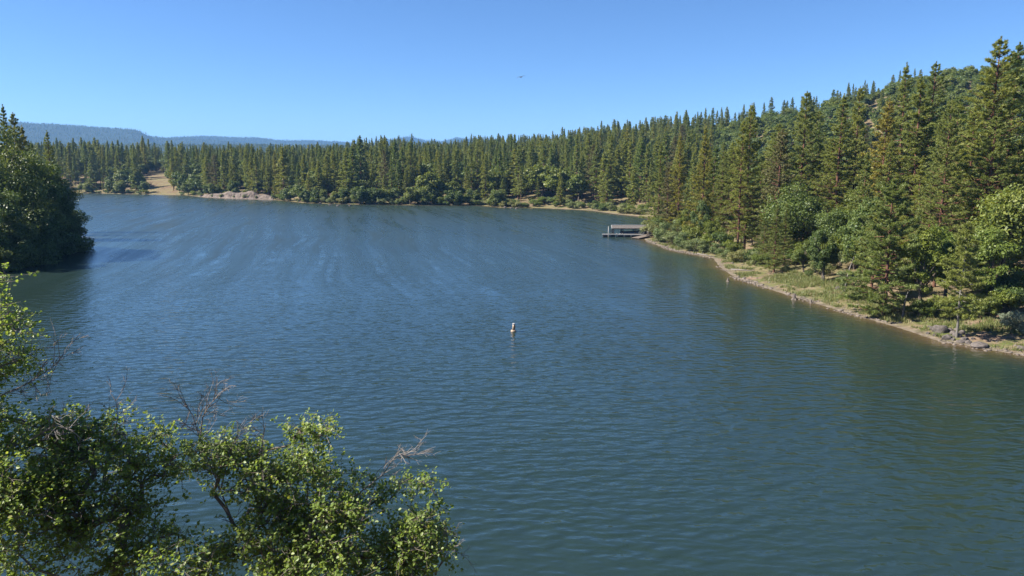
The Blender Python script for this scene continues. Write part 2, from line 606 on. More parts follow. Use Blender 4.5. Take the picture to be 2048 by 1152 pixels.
    shallow = ramp(nt, [(0.0, (0.085, 0.058, 0.030)), (0.22, (0.042, 0.040, 0.022)), (0.6, (0.018, 0.034, 0.027)), (1.0, (0.016, 0.031, 0.028))], dp.outputs['Fac'])
    c = mix_col(nt, dp.outputs['Fac'], shallow.outputs[0], deep.outputs[0])
    nt.links.new(c, b.inputs['Base Color'])
    rg_ = math_node(nt, 'MULTIPLY', fe.outputs['Fac'], math_node(nt, 'MULTIPLY', keep_, math_node(nt, 'ADD', 0.125, math_node(nt, 'MULTIPLY', amp, 0.155))))
    rg_ = math_node(nt, 'ADD', rg_, 0.05)
    nt.links.new(rg_, b.inputs['Roughness'])
    b.inputs['IOR'].default_value = 1.5
    return m


# ------------------------------------------------------------------ the ground: one sheet from the near bank to the mountains
ang = np.concatenate([np.arange(-180, -44, 4.0), np.arange(-44, 44.01, 0.22), np.arange(48, 180, 4.0)])
ang = np.radians(ang)
rad = [1.5]
while rad[-1] < 11000:
    r0 = rad[-1]
    rad.append(r0 + max(0.55, r0 * 0.0125) if r0 < 700 else r0 * 1.02)
rad = np.array(rad)
A, R = np.meshgrid(ang, rad)
GX, GY = R * np.sin(A), R * np.cos(A)
gs = sdf(GX.ravel(), GY.ravel())
gz = height(GX.ravel(), GY.ravel(), gs)
na, nr = len(ang), len(rad)
V = np.stack([GX.ravel(), GY.ravel(), gz], 1)
V = np.concatenate([V, [[0, 0, hgt(0.01, 0.01)]]])
ii, jj = np.meshgrid(np.arange(nr - 1), np.arange(na), indexing='ij')
jn = (jj + 1) % na
quads = np.stack([ii * na + jj, ii * na + jn, (ii + 1) * na + jn, (ii + 1) * na + jj], -1).reshape(-1, 4)[:, ::-1]
me = mesh_from('ground', V, np.ascontiguousarray(quads), [ground_material()], True)
bmx = bmesh.new()
bmx.from_mesh(me)
bmx.verts.ensure_lookup_table()
for j in range(na):
    bmx.faces.new((bmx.verts[j], bmx.verts[len(V) - 1], bmx.verts[(j + 1) % na])).normal_flip()
bmx.to_mesh(me)
bmx.free()
a1 = me.attributes.new('shore', 'FLOAT', 'POINT')
a1.data.foreach_set('value', np.append(gs * np.where((GY.ravel() > 255) & (GX.ravel() < 15), 3.0, 1.0), 20).astype(np.float32))
wd = np.append(sstep(900, 1500, R.ravel()), 0)
a2 = me.attributes.new('wooded', 'FLOAT', 'POINT')
a2.data.foreach_set('value', wd.astype(np.float32))
ground = link('ground', me)
ground['kind'] = 'structure'

# the lake surface, fine enough to carry its depth and its sheltered patches
wr = [20.0]
while wr[-1] < 640:
    wr.append(wr[-1] + max(1.0, wr[-1] * 0.012))
wr = np.array([4.0, 8, 12, 16] + wr)
wa = np.radians(np.concatenate([np.arange(-80, -42, 2.0), np.arange(-42, 42, 0.4), np.arange(42, 82, 2.0)]))
A, R = np.meshgrid(wa, wr)
WX, WY = (R * np.sin(A)).ravel(), (R * np.cos(A)).ravel()
ws = sdf(WX, WY)
na, nr = len(wa), len(wr)
ii, jj = np.meshgrid(np.arange(nr - 1), np.arange(na - 1), indexing='ij')
quads = np.stack([ii * na + jj, ii * na + jj + 1, (ii + 1) * na + jj + 1, (ii + 1) * na + jj], -1).reshape(-1, 4)
keep = (ws[quads] < 4).any(1)
quads = np.ascontiguousarray(quads[keep][:, ::-1])
me = mesh_from('lake', np.stack([WX, WY, np.zeros_like(WX)], 1), quads, [water_material()], True)
a = me.attributes.new('depth', 'FLOAT', 'POINT')
a.data.foreach_set('value', np.clip(-ws / 9.0 + 0.25 * fbm(WX / 7, WY / 7, 4, 3), 0, 1).astype(np.float32))
# lee of the wooded point on the left, and the quiet margin below the right bank
tipx, tipy = on_water(250, 468)
lee = np.exp(-(((WX - tipx) / 17) ** 2 + ((WY - tipy) / 42) ** 2))
calm = 1 + 0.45 * lee
calm *= 0.62 + 0.38 * sstep(2, 26, -ws)
a = me.attributes.new('calm', 'FLOAT', 'POINT')
a.data.foreach_set('value', calm.astype(np.float32))
fetch = 0.12 + 0.88 * sstep(35, 170, WY)
a = me.attributes.new('fetch', 'FLOAT', 'POINT')
a.data.foreach_set('value', fetch.astype(np.float32))
slick = sstep(58, 95, WY) * (1 - sstep(160, 270, WY)) * (1 - sstep(8, 34, WX - 0.12 * WY)) * (1 - np.exp(-np.maximum(-ws, 0) / 12))
a = me.attributes.new('slick', 'FLOAT', 'POINT')
a.data.foreach_set('value', slick.astype(np.float32))
lake = link('lake', me)
lake['kind'] = 'structure'


# ------------------------------------------------------------------ tree makers (prototype meshes, shared by all copies)
def unit(v):
    return v / (np.linalg.norm(v, axis=-1, keepdims=True) + 1e-9)


def pine_meshes(name, H, spread, cb, seed, nwh, ntuft, ntri, tr, tl, tw, needle='needle', bark='bark_red', trunk_n=7, top='cone', bare=0.0):
    """a conifer: whorls of branches, each carrying rounded tufts of needles (radius tr) made of thin triangles"""
    r = np.random.default_rng(seed)
    mb = MB()
    zz = np.linspace(0, H, 9)
    wob = np.stack([0.014 * H * (vnoise(zz / H * 3 + seed, 3.3) - 0.5), 0.014 * H * (vnoise(zz / H * 3 + seed, 9.1) - 0.5), zz], 1)
    wob[0, :2] *= 0
    r0 = 0.0095 * H + 0.04 if H > 12 else 0.0075 * H + 0.01
    mb.tube(np.concatenate([[[0, 0, -0.8]], wob]), np.concatenate([[r0 * 1.35], r0 * (1 - zz / H) ** 0.8 + 0.02]), trunk_n)
    cs, ds, rs_ = [], [], []
    ga = r.random() * 6
    for k in range(nwh):
        tk = ((k + 0.35 * r.random()) / nwh) ** 1.04
        nb_ = int(r.integers(4, 8))
        ga += 1.1
        for q in range(nb_):
            t = float(np.clip(tk + r.normal(0, 0.32 / nwh), 0, 0.985))
            z = H * (cb + (0.985 - cb) * t)
            if top == 'cone':
                L = spread * ((1 - t) ** 0.92) * (0.5 + 0.5 * min(1, t / 0.16 + 0.35))
            else:
                L = spread * ((1 - t) ** 0.66) * (0.5 + 0.5 * min(1, t / 0.2 + 0.2))
            L = L * (r.uniform(0.5, 1.1) if r.random() < 0.85 else r.uniform(0.9, 1.3)) + 0.005 * H
            ph = ga + 2 * math.pi * q / nb_ + r.normal() * 0.35
            up = -0.20 + 0.75 * t + r.normal() * 0.13
            d0 = np.array([math.cos(ph), math.sin(ph), up])
            d0 /= np.linalg.norm(d0)
            ctr = np.array([np.interp(z, zz, wob[:, 0]), np.interp(z, zz, wob[:, 1]), z])
            side = np.cross(d0, (0, 0, 1))
            side /= np.linalg.norm(side)
            tip = ctr + d0 * L + np.array([0, 0, 0.10 * L])
            mid = ctr + d0 * L * 0.5 - np.array([0, 0, 0.05 * L])
            if L > 0.8:
                mb.tube([ctr, mid, tip], [0.016 * L + 0.012, 0.011 * L + 0.008, 0.008], 3, False)
            if r.random() < bare * (1 - t) ** 2:
                continue
            n = max(2, int(round(ntuft * (0.25 + 0.75 * L / spread))))
            s = 1 - 0.72 * r.random(n) ** 1.3
            p = ctr + np.outer(s, d0) * L + np.outer((s - 0.5) * 0.12 * L, (0, 0, 1))
            w = 0.26 * L * (1.1 - s) + 0.1
            p += np.outer(r.uniform(-1, 1, n) * w, side) + np.stack([np.zeros(n), np.zeros(n), r.normal(0.03, 0.05, n) * (0.6 + 0.25 * L)], 1)
            cs.append(p)
            ds.append(np.tile(d0, (n, 1)))
            rs_.append(tr * r.uniform(0.65, 1.25, n) * (0.52 + 0.48 * min(1.0, L / (0.55 * spread))))
    n = 4
    cs.append(np.stack([r.normal(0, .06, n), r.normal(0, .06, n), H - np.linspace(0.1, 1.1, n)], 1) + np.array([wob[-1, 0], wob[-1, 1], 0]))
    ds.append(np.tile([0, 0, 1.0], (n, 1)))
    rs_.append(np.linspace(0.18, 0.4, n) * tr)
    C = np.repeat(np.concatenate(cs), ntri, 0)
    D0 = np.repeat(np.concatenate(ds), ntri, 0)
    RT = np.repeat(np.concatenate(rs_), ntri)[:, None]
    N = len(C)
    v = unit(r.normal(0, 1, (N, 3)) + 0.35 * D0 + np.array([0, 0, 0.30]))
    C = C + v * RT * r.uniform(0.25, 0.8, (N, 1)) * np.array([1, 1, 0.7])
    D = unit(v * 0.75 + D0 * 0.5 + r.normal(0, 0.5, (N, 3)))
    S = unit(np.cross(D, v + r.normal(0, 0.25, (N, 3))))
    ln = tl * r.uniform(0.6, 1.25, (N, 1))
    wd_ = tw * r.uniform(0.6, 1.3, (N, 1))
    v = np.stack([C - S * wd_ * 0.5 - D * ln * 0.4, C + S * wd_ * 0.5 - D * ln * 0.4, C + D * ln * 0.6], 1).reshape(-1, 3)
    f = np.arange(N * 3).reshape(-1, 3)
    crown = mesh_from(name + '_crown', v, f, [M[needle]])
    trunk = mb.mesh(name + '_trunk', M[bark], True)
    return trunk, crown, H


def broad_meshes(name, H, W, seed, nclump, nleaf, ls, leaf='oak', bark='bark', base=0.25, flat=1.0, trunk_h=0.3, stems=1):
    r = np.random.default_rng(seed)
    mb = MB()
    cz = H * (base + (1 - base) * 0.5)
    rz = H * (1 - base) * 0.5
    cen, rads = [], []
    for k in range(nclump):
        v = unit(r.normal(0, 1, 3))
        v[2] = v[2] * 0.95 + 0.12
        q = r.uniform(0.35, 0.92)
        c = np.array([v[0] * W * q, v[1] * W * q, cz + v[2] * rz * q * flat])
        cen.append(c)
        rads.append(r.uniform(0.16, 0.40) * min(W, rz * 1.3))
    cen, rads = np.array(cen), np.array(rads)
    for st in range(stems):
        off = np.array([r.normal(0, 0.12 * W), r.normal(0, 0.12 * W), 0]) if stems > 1 else np.zeros(3)
        th = H * trunk_h
        r0 = (0.022 * H + 0.03) / math.sqrt(stems)
        top = np.array([off[0] * 1.8 + r.normal(0, 0.04 * H), off[1] * 1.8 + r.normal(0, 0.04 * H), th])
        mb.tube([off + (0, 0, -0.6), off, (off + top) / 2 + r.normal(0, 0.015 * H, 3), top], [r0 * 1.3, r0 * 1.1, r0 * 0.9, r0 * 0.75], 6)
        for k in range(st, nclump, stems):
            midp = top * 0.5 + cen[k] * 0.5 + np.array([0, 0, 0.05 * H])
            mb.tube([top, midp, cen[k]], [r0 * 0.5, r0 * 0.3, r0 * 0.12], 4, False)
    vol = rads ** 2
    idx = r.choice(nclump, nleaf, p=vol / vol.sum())
    dirs = unit(r.normal(0, 1, (nleaf, 3)))
    rr = rads[idx] * (0.45 + 0.65 * r.random(nleaf) ** 0.5)
    bumpy = 0.55 + 1.0 * vnoise(dirs[:, 0] * 2.2 + idx * 3.1 + 20, dirs[:, 1] * 2.2 + 20, dirs[:, 2] * 2.2 + 20)
    C = cen[idx] + dirs * (rr * bumpy)[:, None] * np.array([1.05, 1.05, 0.8])
    C[:, 2] = np.maximum(C[:, 2], 0.05 * H * r.random(nleaf))
    Nn = unit(dirs * 0.7 + np.array([0, 0, 0.55]) + r.normal(0, 0.55, (nleaf, 3)))
    T = unit(np.cross(Nn, r.normal(0, 1, (nleaf, 3))))
    B = np.cross(Nn, T)
    l = ls * r.uniform(0.6, 1.35, (nleaf, 1))
    w = l * r.uniform(0.45, 0.75, (nleaf, 1))
    v = np.stack([C - T * l * 0.5, C + B * w * 0.5 + Nn * l * 0.1, C + T * l * 0.5, C - B * w * 0.5 + Nn * l * 0.1], 1).reshape(-1, 3)
    f = np.arange(nleaf * 4).reshape(-1, 4)
    crown = mesh_from(name + '_crown', v, f, [M[leaf]])
    trunk = mb.mesh(name + '_trunk', M[bark], True)
    return trunk, crown, H


NEAR_PINE = [pine_meshes('near_pine', 30, 6.4, 0.13, 101, 40, 15, 24, 0.40, 0.42, 0.085, top='round', bare=0.25),
             pine_meshes('near_pine', 27, 5.6, 0.07, 102, 38, 14, 24, 0.38, 0.42, 0.085),
             pine_meshes('near_pine', 26, 4.8, 0.18, 103, 34, 13, 24, 0.38, 0.42, 0.085, top='round', bare=0.35),
             pine_meshes('near_pine', 22, 5.0, 0.05, 104, 32, 14, 24, 0.36, 0.40, 0.085)]
BUSHY_PINE = pine_meshes('bushy_pine', 15, 5.6, 0.04, 105, 21, 26, 28, 0.34, 0.36, 0.07, top='round')
YOUNG_PINE = pine_meshes('young_pine', 11, 2.6, 0.20, 106, 19, 13, 26, 0.28, 0.30, 0.06, bark='white_bark', top='round')
GOLD_PINE = pine_meshes('golden_pine', 21, 3.8, 0.24, 107, 26, 11, 24, 0.38, 0.40, 0.09, needle='needle_gold', top='round')
BROWN_PINE = pine_meshes('brown_pine', 20, 4.2, 0.10, 108, 28, 11, 24, 0.38, 0.40, 0.09, needle='needle_brown', top='round')
FAR_PINE = [pine_meshes('far_pine', 25, 4.2, 0.08, 201, 26, 8, 9, 0.62, 0.75, 0.30),
            pine_meshes('far_pine', 25, 3.7, 0.16, 202, 24, 8, 9, 0.60, 0.72, 0.30, top='round'),
            pine_meshes('far_pine', 25, 4.8, 0.06, 203, 26, 9, 9, 0.66, 0.78, 0.32),
            pine_meshes('far_pine', 25, 3.7, 0.26, 204, 22, 8, 9, 0.62, 0.72, 0.30, top='round', bare=0.3),
            pine_meshes('far_pine', 25, 3.2, 0.08, 205, 26, 7, 9, 0.58, 0.70, 0.28),
            pine_meshes('far_pine', 25, 4.0, 0.12, 206, 22, 8, 9, 0.62, 0.74, 0.30, bare=0.5)]
OAK = [broad_meshes('oak', 10, 4.2, 301, 22, 15000, 0.30, 'oak'),
       broad_meshes('oak', 10, 4.8, 302, 26, 16000, 0.30, 'oak', base=0.15),
       broad_meshes('oak', 10, 3.6, 303, 18, 13000, 0.28, 'oak', base=0.2)]
LIME = [broad_meshes('maple', 9, 3.6, 311, 20, 13000, 0.26, 'lime', base=0.1),
        broad_meshes('maple', 9, 3.0, 312, 16, 9000, 0.26, 'lime', base=0.2)]
FAR_OAK = [broad_meshes('far_oak', 9, 4.3, 321, 16, 3600, 0.60, 'oak', base=0.1),
           broad_meshes('far_oak', 9, 4.0, 322, 14, 3400, 0.60, 'oak', base=0.18),
           broad_meshes('far_oak', 9, 4.8, 323, 18, 3800, 0.62, 'oak', base=0.06)]
DARK_OAK = [broad_meshes('dark_oak', 20, 7.6, 331, 30, 26000, 0.42, 'dark_oak', base=0.02),
            broad_meshes('dark_oak', 20, 6.6, 332, 26, 24000, 0.40, 'dark_oak', base=0.06)]
THICKET = [broad_meshes('thicket', 8, 5.2, 335, 26, 17000, 0.36, 'dark_oak', base=-0.55, trunk_h=0.12, stems=5),
           broad_meshes('thicket', 8, 4.6, 336, 24, 16000, 0.36, 'dark_oak', base=-0.5, trunk_h=0.12, stems=5)]
BUSH = [broad_meshes('bush', 3, 2.0, 341, 14, 5200, 0.17, 'willow', base=0.0, trunk_h=0.15, stems=4),
        broad_meshes('bush', 3, 1.7, 342, 12, 4600, 0.16, 'willow', base=0.0, trunk_h=0.15, stems=4)]
GREEN_BUSH = [broad_meshes('green_bush', 3, 2.0, 343, 14, 5200, 0.19, 'oak', base=0.0, trunk_h=0.15, stems=3),
              broad_meshes('green_bush', 3, 1.8, 344, 12, 4600, 0.18, 'lime', base=0.0, trunk_h=0.15, stems=3)]
SAGE_BUSH = broad_meshes('sage_bush', 2.4, 1.7, 345, 14, 5200, 0.13, 'sage', base=0.0, trunk_h=0.15, stems=4)


AUTO = []


def plant_tree(name, proto, x, y, H, label, cat, group=None, wide=1.0, z=None, rz=None, lean=(0, 0)):
    tr, cr, H0 = proto
    if z is None:
        z = hgt(x, y) - 0.05
    o = thing(name, label, cat, (x, y, z), random.uniform(0, 6.28) if rz is None else rz, group)
    o.rotation_euler[0], o.rotation_euler[1] = lean
    k = H / H0
    o.scale = (k * wide, k * wide, k)
    link('trunk', tr, o)
    link('crown', cr, o)
    if group:
        AUTO.append((o, x, y, H))
    return o


def top_pine(name, proto, px, top_py, Y, label, wide=1.0, cat='tree', group=None, rz=None):
    """a tree at distance Y whose tip shows at the pixel px, top_py: its height follows from the ground below"""
    p = at_y(px, top_py, Y)
    z = hgt(p[0], Y)
    return plant_tree(name, proto, p[0], Y, p[2] - z, label, cat, group, wide, z - 0.05, rz)


# ------------------------------------------------------------------ right bank: trees one can tell apart
placed = []


def P(name, proto, px, py, Y, label, wide=1.0):
    o = top_pine(name, proto, px, py, Y, label, wide)
    placed.append((o.location.x, o.location.y, 3.0))
    return o


P('ponderosa_pine', NEAR_PINE[0], 2004, 72, 96, 'tallest broad ponderosa pine at the right edge of the photo', 1.08)
P('ponderosa_pine', NEAR_PINE[2], 2040, 84, 100, 'ponderosa pine cut by the right edge just behind the tallest pine', 0.9)
P('ponderosa_pine', NEAR_PINE[1], 1815, 124, 142, 'tall pine with pointed tip left of the pair on the skyline below the oak hilltop', 1.0)
P('ponderosa_pine', NEAR_PINE[0], 1874, 122, 138, 'tall pine with dense dark tip on the skyline beside the oak hilltop', 0.95)
P('ponderosa_pine', NEAR_PINE[3], 1846, 152, 128, 'broad pine between the two tall pines on the right skyline', 1.15)
P('golden_pine', GOLD_PINE, 1778, 198, 132, 'pine with yellowed golden needles on the right slope', 0.95)
P('ponderosa_pine', NEAR_PINE[2], 1722, 172, 150, 'narrow dark pine just left of the golden pine', 0.72)
P('ponderosa_pine', NEAR_PINE[1], 1688, 186, 140, 'full green pine left of the narrow dark pine on the slope', 1.1)
P('ponderosa_pine', NEAR_PINE[2], 1614, 182, 150, 'pine with open crown and visible trunk above the big round oak', 1.0)
P('ponderosa_pine', NEAR_PINE[3], 1640, 240, 158, 'shorter shaded pine right behind the open crowned pine', 0.8)
P('brown_pine', BROWN_PINE, 1566, 258, 130, 'brownish pine with dark red trunk standing above the grassy shore', 1.0)
P('ponderosa_pine', NEAR_PINE[0], 1504, 206, 139, 'tall pine with cluster of bare red trunks near the right shore', 0.72)
P('ponderosa_pine', NEAR_PINE[2], 1488, 238, 137, 'pine with bare red trunk on the left of the red trunked cluster', 0.75)
P('ponderosa_pine', NEAR_PINE[3], 1412, 250, 160, 'slender pine left of the red trunked pine cluster', 0.8)
P('ponderosa_pine', NEAR_PINE[2], 1448, 282, 168, 'small grey green pine half hidden left of the red trunked cluster', 0.7)
P('ponderosa_pine', NEAR_PINE[1], 1362, 266, 176, 'dense pine above the willows of the dock point', 0.9)
P('ponderosa_pine', NEAR_PINE[3], 1322, 284, 184, 'pine leaning over the dock shore, leftmost on the point', 0.9)
P('brown_pine', BROWN_PINE, 1338, 330, 178, 'low brownish pine directly behind the dock willows', 0.95)
P('bushy_pine', BUSHY_PINE, 1790, 352, 82, 'wide bushy pine with branches to the ground at the water edge', 1.0)
P('young_pine', YOUNG_PINE, 1937, 442, 71, 'young pine with thin pale trunk beside the shore boulders', 1.05)
P('ponderosa_pine', NEAR_PINE[3], 1735, 300, 116, 'mid sized pine behind the wide bushy pine on the right slope', 1.0)
P('ponderosa_pine', NEAR_PINE[1], 1925, 250, 112, 'dark pine left below the tallest pine at the right edge', 0.85)

P('oak_tree', OAK[1], 1610, 378, 124, 'big round bright oak above the grassy beach', 1.0)
P('oak_tree', OAK[0], 1690, 420, 112, 'spreading oak between the round bright oak and the bushy pine', 0.95)
P('oak_tree', OAK[2], 1650, 462, 104, 'light green leaning oak beside the dead white snag', 0.9)
P('maple_tree', LIME[0], 1905, 440, 84, 'bright lime green tree left of the young pale trunked pine', 0.95)
P('maple_tree', LIME[1], 1855, 470, 80, 'small bright green tree tucked behind the wide bushy pine', 0.9)
P('oak_tree', OAK[0], 2022, 378, 84, 'grey green oak at the right edge under the tallest pine', 0.9)
P('maple_tree', LIME[1], 1985, 470, 80, 'yellow green sapling at the right edge below the grey green oak', 1.0)
P('oak_tree', OAK[2], 1740, 400, 100, 'shaded green oak left of the wide bushy pine', 1.0)
P('maple_tree', LIME[0], 1432, 432, 150, 'bright green tree left of the red trunks by the willows', 0.75)
P('maple_tree', LIME[1], 1372, 424, 162, 'yellow green tree behind the willows of the dock shore', 0.8)
P('oak_tree', OAK[2], 1402, 402, 158, 'dark green oak between the two bright trees by the dock shore', 0.7)

# dead and pale trunks
def snag(px, py_base, py_top, Y, label, lean, seed):
    r = np.random.default_rng(seed)
    p = at_y(px, py_base, Y)
    z = hgt(p[0], Y)
    Hh = (py_base - py_top) / F * Y
    o = thing('dead_snag', label, 'dead tree', (p[0], Y, z - 0.1))
    mb = MB()
    pts = [np.array([lean * (t ** 1.4) * Hh, 0.1 * math.sin(3 * t), t * Hh]) for t in np.linspace(0, 1, 7)]
    mb.tube(pts, [0.15, 0.13, 0.11, 0.10, 0.08, 0.05, 0.02], 7)
    mb.build('trunk', M['white_bark'], o, True)
    for k in range(9):
        t = r.uniform(0.3, 0.95)
        b = pts[int(t * 6)]
        d = np.array([r.normal(0, 1), r.normal(0, 1), 0.5])
        d /= np.linalg.norm(d)
        L = r.uniform(0.6, 1.7) * (1.2 - t)
        mb = MB()
        mb.tube([b, b + d * L * 0.5 + (0, 0, 0.08), b + d * L], [0.04, 0.025, 0.008], 4)
        mb.build('branch', M['white_bark'], o, True)
    placed.append((p[0], Y, 1.0))


snag(1648, 572, 480, 103, 'leaning dead white snag at the back of the grassy beach', -0.28, 1)
snag(1690, 585, 520, 98, 'short pale dead trunk right of the leaning white snag', 0.2, 2)
snag(1806, 622, 565, 80, 'pair of pale thin stems under the wide bushy pine', 0.12, 3)

# ------------------------------------------------------------------ left point: dark oaks and pines in their own shade
def L_(proto, px, py, Y, label, wide=1.0, name='dark_oak'):
    o = top_pine(name, proto, px, py, Y, label, wide, 'shrub' if name == 'thicket' else 'tree', 'thicket along the left point' if name == 'thicket' else None)
    placed.append((o.location.x, o.location.y, 4.0))


L_(DARK_OAK[0], 5, 268, 136, 'tallest dark oak on the left point, sunlit along its top', 0.95)
L_(DARK_OAK[1], 62, 296, 143, 'dark rounded oak in the middle of the left point', 0.95)
L_(DARK_OAK[1], 104, 358, 147, 'dark oak at the tip of the left point overhanging the water', 1.0)
L_(DARK_OAK[0], 40, 366, 133, 'low dark oak at the front of the left point', 1.1)
for k, (px, py, Y) in enumerate([(128, 440, 147), (100, 426, 141), (84, 424, 137), (62, 432, 132), (40, 438, 128), (18, 444, 125), (0, 446, 122), (-30, 450, 118), (112, 412, 151), (88, 396, 150)]):
    L_(THICKET[k % 2], px, py, Y, 'shaded leafy thicket at the waterline of the left point', 1.0, 'thicket')
L_(DARK_OAK[1], -30, 360, 122, 'dark oak cut by the left edge in front of the point', 1.1)
random.uniform(0, 1)
L_(NEAR_PINE[1], 4, 208, 170, 'tallest dark pine at the left edge behind the oaks', 0.8, 'ponderosa_pine')
L_(NEAR_PINE[2], 24, 224, 168, 'dark pine next to the tallest pine at the left edge', 0.8, 'ponderosa_pine')
L_(NEAR_PINE[3], 42, 250, 172, 'third dark pine from the left edge behind the oaks', 0.8, 'ponderosa_pine')
L_(NEAR_PINE[1], 93, 260, 190, 'lone dark pine rising right of the oak tops on the left point', 0.85, 'ponderosa_pine')
L_(NEAR_PINE[3], 62, 282, 182, 'short dark pine behind the middle of the left point', 0.8, 'ponderosa_pine')

# ------------------------------------------------------------------ woods: scatter on the land, single out the trees that show most
PL = np.array(placed)


def free_of(x, y, extra=0.0):
    return ((PL[:, 0] - x) ** 2 + (PL[:, 1] - y) ** 2).min() > (2.2 + extra) ** 2


cand = []
cell = 6.8
r = np.random.default_rng(77)
for gy in np.arange(90, 900, cell):
    half = 0.78 * gy + 25
    gx = np.arange(-half, half, cell)
    x = gx + r.uniform(-2.6, 2.6, len(gx))
    y = gy + r.uniform(-2.6, 2.6, len(gx))
    s = sdf(x, y)
    h = height(x, y, s)
    px, py, dep = project(x, y, h)
    for i in range(len(x)):
        if s[i] < 3.5 or px[i] < -120 or px[i] > 2180:
            continue
        if px[i] < 190 and y[i] < 260:
            continue
        cand.append((x[i], y[i], h[i], s[i], px[i], py[i], dep[i]))
SKY_X = [0, 100, 200, 300, 400, 500, 600, 690, 740, 800, 850, 900, 960, 1000, 1100, 1200, 1300, 1400, 1500, 1600, 1700, 1760, 1820, 1900, 2050]
SKY_Y = [290, 280, 270, 276, 288, 285, 288, 284, 262, 268, 280, 283, 268, 270, 266, 249, 231, 213, 204, 186, 165, 152, 142, 132, 120]
trees = []
rp = RIDGES[0][0]
for (x, y, h, s, px, py, dep) in cand:
    dist = math.hypot(x, y)
    u = r.random()
    kind, H = None, 0
    if px > 1270 and y < 560 and x > 40:
        # the right slope: pines and oaks below, oak scrub above, pines again along the crest
        crest = np.interp(px, project(rp[:, 0], rp[:, 1], rp[:, 2])[0], rp[:, 1])
        f = y / crest
        if y > crest + 45 or (s < 6 and 1440 < px < 1700) or s < 4.2:
            continue
        scrub = sstep(0.36, 0.52, f + 0.12 * (vnoise(x / 30, y / 30) - 0.5)) * sstep(1300, 1480, px)
        if u < scrub:
            if f > 0.9 and px < 1780 and r.random() < 0.42:
                kind, H = 'pine', r.uniform(13, 23)
            elif r.random() < 0.055:
                kind, H = 'pine', r.uniform(10, 17)
            elif r.random() < 0.92:
                kind, H = 'oak', r.uniform(5.5, 9.5)
        else:
            if r.random() < 0.62:
                kind, H = 'pine', r.uniform(14, 25) if s > 14 else r.uniform(6, 14)
            elif r.random() < 0.85:
                kind, H = 'oak', r.uniform(5, 10.5)
        if s < 11 and kind == 'pine':
            H = r.uniform(6, 13)
        if s < 25 and kind == 'oak':
            H = min(H, r.uniform(3.5, 7))
    else:
        hill = h > 22
        if s > 170 and not hill and r.random() < 0.5:
            continue
        clearing = (((px - 313) / 34) ** 2 + ((py - 366) / 22) ** 2) < 1 and y < 560
        small_clear = px < 260 and 352 < py < 384 and vnoise(x / 17, y / 17) > 0.68
        if clearing or small_clear:
            continue
        if px < 400 and y > 380 and u < 0.22:
            kind, H = 'oak', r.uniform(7, 12)
        elif s < 9:
            if u < 0.25:
                kind, H = 'oak', r.uniform(4, 8)
            elif u < 0.40:
                kind, H = 'pine', r.uniform(10, 20)
        elif u < 0.16:
            kind, H = 'oak', r.uniform(7, 14)
        elif u < 0.80:
            kind, H = 'pine', float(np.clip(r.normal(21.5, 3.6), 11, 31))
        if kind == 'pine' and 640 < px < 800 and s < 60:
            H = min(H * 1.14, 32)
    if kind == 'pine' and (px <= 1270 or x <= 40) and r.random() < 0.22:
        H *= r.uniform(0.45, 0.75)
    if kind is not None:
        lim = np.interp(px, SKY_X, SKY_Y) + (r.exponential(15.0) if r.random() < 0.93 else r.uniform(-9, 2))
        if project(x, y, h + H)[1] < lim:
            top = at_y(px, lim, y)[2]
            H = top - h
            if H < (7 if kind == 'pine' else 4):
                kind = None
    if kind is None or not free_of(x, y):
        continue
    trees.append([dist, x, y, h, kind, H, px, s])
trees.sort(key=lambda t: t[0])
# how much of each tree shows above the nearer ones
buf = np.full(2400, 1152.0)
for t in trees:
    dist, x, y, h, kind, H, px, s = t
    _, tp, dep = project(x, y, h + H)
    _, bp, _ = project(x, y, h)
    hw = max(1, int((0.08 * H if kind == 'pine' else 0.3 * H) / dep * F))
    c = int(px) + 150
    a, b = max(0, c - hw), min(2399, c + hw)
    seg = buf[a:b + 1]
    vis = float(np.clip(np.minimum(seg, bp) - tp, 0, None).mean()) if len(seg) else 0
    t.append(vis * min(2 * hw, 40) ** 0.5 if -20 < px < 2068 else 0)
    t.append(vis)
    buf[a:b + 1] = np.minimum(seg, tp + (0.35 * (bp - tp) if kind == 'pine' else 0.15 * (bp - tp)))
pines = sorted([t for t in trees if t[4] == 'pine'], key=lambda t: -t[8])
oaks = sorted([t for t in trees if t[4] == 'oak'], key=lambda t: -t[8])


def where(t):
    px, y, s = t[6], t[2], t[7]
    if px > 1270 and t[1] > 40 and y < 560:
        f = y / np.interp(px, project(rp[:, 0], rp[:, 1], rp[:, 2])[0], rp[:, 1])
        if f > 0.78:
            return 'crest'
        if f > 0.42:
            return 'slope'
        return 'bank'
    if px < 390:
        return 'far_left'
    if px < 620:
        return 'far_bluff'
    if px < 960:
        return 'far_mid'
    return 'far_right'


